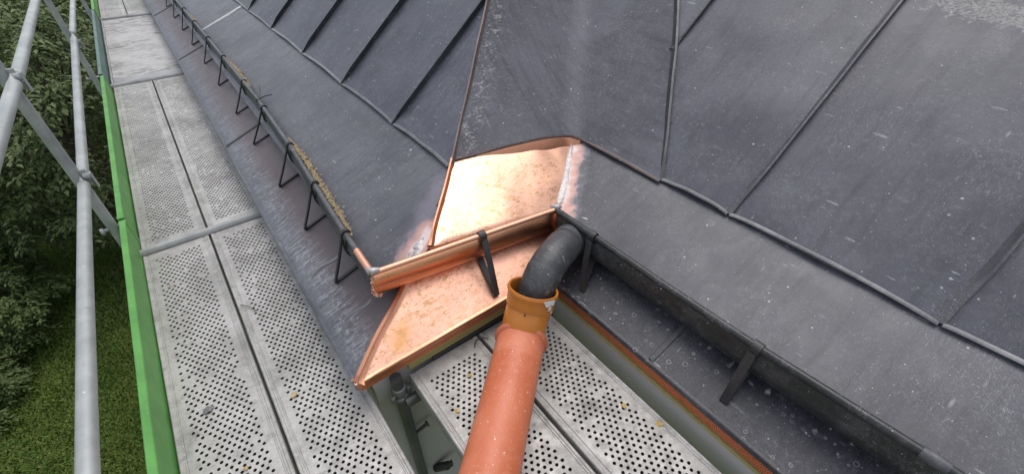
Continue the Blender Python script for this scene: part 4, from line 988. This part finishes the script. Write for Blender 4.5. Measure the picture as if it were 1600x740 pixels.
# posts
def wedge(root, c, d, name='coupler'):
    """flattened rail end with wedge on the post"""
    c = Vector(c); d = Vector(d).normalized(); s_ = d.cross(Zu).normalized()
    m = MB(); rows = []
    for t, wd_, ht in ((-0.115, 0.024, 0.024), (-0.075, 0.018, 0.028), (-0.045, 0.006, 0.036), (0.0, 0.004, 0.038), (0.02, 0.004, 0.030)):
        rows.append([c + d * t + s_ * wd_ * math.cos(a) + Zu * ht * math.sin(a) for a in [2 * math.pi * j / 12 for j in range(12)]])
    m.sweep(rows, closed=True); m.build('flattened_end', MAT['tube'], root, True)
posts = [(-0.573, 2.80, 'nearest vertical scaffold post, slanting across the rails in view'), (-0.603, 5.72, 'second vertical scaffold post beside the plywood deck'), (-0.60, 9.1, 'third scaffold post at the far end of the plywood deck'), (-0.60, 12.2, 'farthest scaffold post beside the walkway end')]
for x, y, lb in posts:
    t = thing('scaffold_post', (x, y, GZ), lb, 'scaffold post', 'outer scaffold posts')
    m = MB(); m.tube([(x, y, GZ), (x, y, -2), (x, y, 1.12)], 0.0242, 20); m.build('tube', MAT['tube'], t, True)
    m = MB(); m.tube([(x, y, 1.115), (x, y, 1.24)], 0.019, 14); m.build('spigot', MAT['tube'], t, True)
    for z in (0.93, 0.44):
        m = MB(); m.box((x + 0.034, y - 0.012, z), (0.013, 0, 0), (0, 0.004, 0), (0, 0, 0.045)); m.tube([(x + 0.03, y - 0.02, z + 0.012), (x + 0.062, y - 0.03, z + 0.012)], 0.016, 12)
        m.box((x + 0.060, y - 0.028, z - 0.012), (0.004, 0, 0), (0.0, 0.014, 0), (0, 0, 0.042)); m.build('wedge_coupler', MAT['tube'], t, False, 0.003)
    m = MB(); m.tube([(x - 0.05, y - 0.01, 0.13), (x + 0.04, y + 0.01, 0.13)], 0.010, 10); m.tube([(x - 0.055, y - 0.011, 0.13), (x - 0.04, y - 0.009, 0.13)], 0.019, 10)
    m.build('toe_board_pin', MAT['tube_mid'], t, True)
def rail(A, B, label):
    A, B = Vector(A), Vector(B); d = (B - A).normalized(); t = thing('guard_rail', A, label, 'guard rail', 'horizontal guard rails')
    m = MB(); m.tube([A, A.lerp(B, 0.33), A.lerp(B, 0.66), B], 0.0242, 22); m.build('tube', MAT['tube'], t, True)
    for c, dd in ((A, -d), (B, d)): wedge(t, c + dd * 0.075, dd)
rail((-0.548, -0.35, 0.462), (-0.556, 2.74, 0.425), 'nearest knee-high guard rail running up the left of the photo')
rail((-0.558, 2.86, 0.425), (-0.572, 5.66, 0.492), 'knee-high guard rail of the second bay above its toe board')
rail((-0.578, 5.80, 0.50), (-0.575, 9.04, 0.53), 'knee-high guard rail of the third bay beside the plywood deck')
rail((-0.548, -0.35, 0.925), (-0.545, 2.74, 0.922), 'nearest top guard rail cut by the left photo edge')
rail((-0.545, 2.86, 0.922), (-0.570, 5.66, 0.935), 'top guard rail of the second bay in the top left photo corner')
# inner post between the two walkways
PX, PY = 0.246, 1.086
t = thing('scaffold_post', (PX, PY, GZ), 'dull dark inner scaffold post under the copper eave tip', 'scaffold post')
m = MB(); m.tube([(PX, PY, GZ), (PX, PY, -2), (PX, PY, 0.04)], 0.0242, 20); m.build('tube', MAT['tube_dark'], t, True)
m = MB(); m.tube([(PX, PY, -0.105), (PX, PY, -0.100), (PX, PY, -0.085), (PX, PY, -0.080)], [0.026, 0.034, 0.034, 0.026], 16)
m.tube([(PX, PY, -0.072), (PX, PY, -0.066), (PX, PY, -0.030), (PX, PY, -0.024)], [0.025, 0.0300, 0.0300, 0.025], 16)
m.box((PX - 0.036, PY - 0.016, -0.07), (0.010, 0.004, 0), (-0.003, 0.007, 0), (0, 0, 0.016)); m.box((PX + 0.038, PY - 0.008, -0.07), (0.010, 0.002, 0), (0, 0.011, 0), (0, 0, 0.022)); m.build('clamp', MAT['tube_dull'], t, False, 0.003)
m = MB(); m.tube([(PX + 0.015, PY, -0.44), (PX + 0.082, PY, -0.425)], 0.009, 8); m.tube([(PX + 0.078, PY, -0.426), (PX + 0.088, PY, -0.424)], 0.017, 8); m.build('toggle_pin', MAT['tube_dark'], t)
m = MB(); m.tube([(0.325, 1.11, -0.945), (0.380, 1.06, -0.900)], 0.024, 8); m.box((0.384, 1.056, -0.896), (0.022, 0, 0), (0, 0.006, 0), (0, 0, 0.028)); m.build('lower_coupler', MAT['iron'], t)
t = thing('scaffold_beam', (0.7, 1.09, 0.0), 'dark scaffold beam under the copper eave behind the red pipe', 'scaffold beam')
m = MB(); m.box((0.72, 1.098, 0.012), (0.30, 0.003, 0), (0, 0.008, 0), (0, 0, 0.016)); m.build('beam', MAT['iron'], t, False, 0.002)
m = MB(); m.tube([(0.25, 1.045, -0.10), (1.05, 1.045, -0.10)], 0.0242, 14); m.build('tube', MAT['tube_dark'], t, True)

# ================================================================== LITTER
def seeds(name, label, y0, y1, n, xw, seed):
    rd = random.Random(seed); m = MB()
    for _ in range(n):
        t = rd.random(); y = lerp(y0, y1, t); e = math.sin(math.pi * t) ** 0.5
        x = lipx(y) + 0.022 + abs(rd.gauss(0, 1)) * xw * e; z = zSL(max(x, 0.345)) + 0.004 + max(0, 0.014 * (1 - (x - lipx(y)) / 0.08)) * rd.random()
        z = max(z, 0.40 - (x - lipx(y)) * 0.25 + rd.random() * 0.006)
        a = rd.uniform(0, 6.28); s_ = rd.uniform(0.0035, 0.0075); d = Vector((math.cos(a), math.sin(a), rd.uniform(-0.4, 0.4))).normalized()
        o_ = d.orthogonal().normalized(); m.box((x, y, z), d * s_, o_ * s_ * 0.45, d.cross(o_) * s_ * 0.3)
    tag(m.build(name, MAT['seed']), label, 'seed litter', kind='stuff')
seeds('seed_litter', 'long drift of tan seed husks behind the left gutter lip near the copper', 1.60, 2.72, 900, 0.013, 1)
seeds('seed_litter', 'short drift of tan seed husks farther up the left gutter', 3.75, 4.65, 560, 0.012, 2)
seeds('seed_litter', 'small far pinch of tan seed husks in the left gutter', 6.1, 6.6, 140, 0.012, 3)
def leaflet(name, label, c, s_, a, mat, cat='dry leaf'):
    m = MB(); pts = []; N = 9
    for sd_ in (1, -1):
        for j in range(N):
            t = j / (N - 1); q = t if sd_ == 1 else 1 - t
            pts.append((q, sd_ * 0.34 * math.sin(math.pi * q) * (1 + 0.3 * math.sin(q * 19 + s_ * 900)), 0.12 * math.sin(q * 3 + a)))
    ca_, sa_ = math.cos(a), math.sin(a); c = Vector(c)
    V = [c + Vector(((x - 0.5) * ca_ - y * sa_, (x - 0.5) * sa_ + y * ca_, z + 0.06)) * s_ for x, y, z in pts]
    V.append(c + Vector((0, 0, 0.22)) * s_); k_ = len(V) - 1
    m.add(V, [(k_, j, (j + 1) % k_) for j in range(k_)])
    tag(m.build(name, mat), label, cat, 'bits of litter on the boards')
for nm, lb, c, s_, a, mt in (
    ('paper_scrap', 'dark grey scrap on the nearest outer steel board', (-0.388, 1.42, 0.002), 0.045, 0.3, 'mud'),
    ('dry_leaf', 'curled tan leaf on the nearest inner board', (-0.105, 1.285, 0.002), 0.030, 1.1, 'dry_leaf'),
    ('dry_leaf', 'small tan leaf on the grey board left of the red pipe, nearer its edge', (0.375, 0.83, 0.006), 0.026, 2.0, 'dry_leaf'),
    ('dry_leaf', 'small tan leaf on the grey board left of the red pipe, nearer the eave', (0.50, 0.93, 0.006), 0.024, 0.4, 'dry_leaf'),
    ('dry_leaf', 'yellow leaf on the grey board by the wall, farther along', (0.905, 0.45, 0.006), 0.030, 0.9, 'dry_leaf'),
    ('dry_leaf', 'yellow leaf on the grey board by the wall, nearest the viewer', (0.955, 0.32, 0.006), 0.036, 2.4, 'dry_leaf'),
    ('paper_scrap', 'pale crumb on the outer board near the bottom photo edge', (-0.325, 1.10, 0.002), 0.022, 1.9, 'dry_leaf')):
    leaflet(nm, lb, c, s_, a, MAT[mt], 'scrap' if 'scrap' in nm else 'dry leaf')

m = MB(); m.tube([(-0.165, 1.93, 0.006), (-0.13, 1.88, 0.012), (-0.115, 1.84, 0.007)], 0.0018, 6); m.tube([(-0.13, 1.86, 0.012), (-0.112, 1.865, 0.020)], 0.0015, 5)
tag(m.build('twig', MAT['bark']), 'thin dark twig lying across the gap between the nearest boards', 'twig')
m = MB(); m.tube(smoothpoly([Vector((0.595, 1.035, 0.010)), Vector((0.615, 1.055, 0.014)), Vector((0.645, 1.055, 0.016)), Vector((0.668, 1.035, 0.010))], 12), 0.0022, 6)
tag(m.build('wire_offcut', MAT['iron_wire']), 'short curved wire offcut on the grey boards just under the copper eave', 'wire')
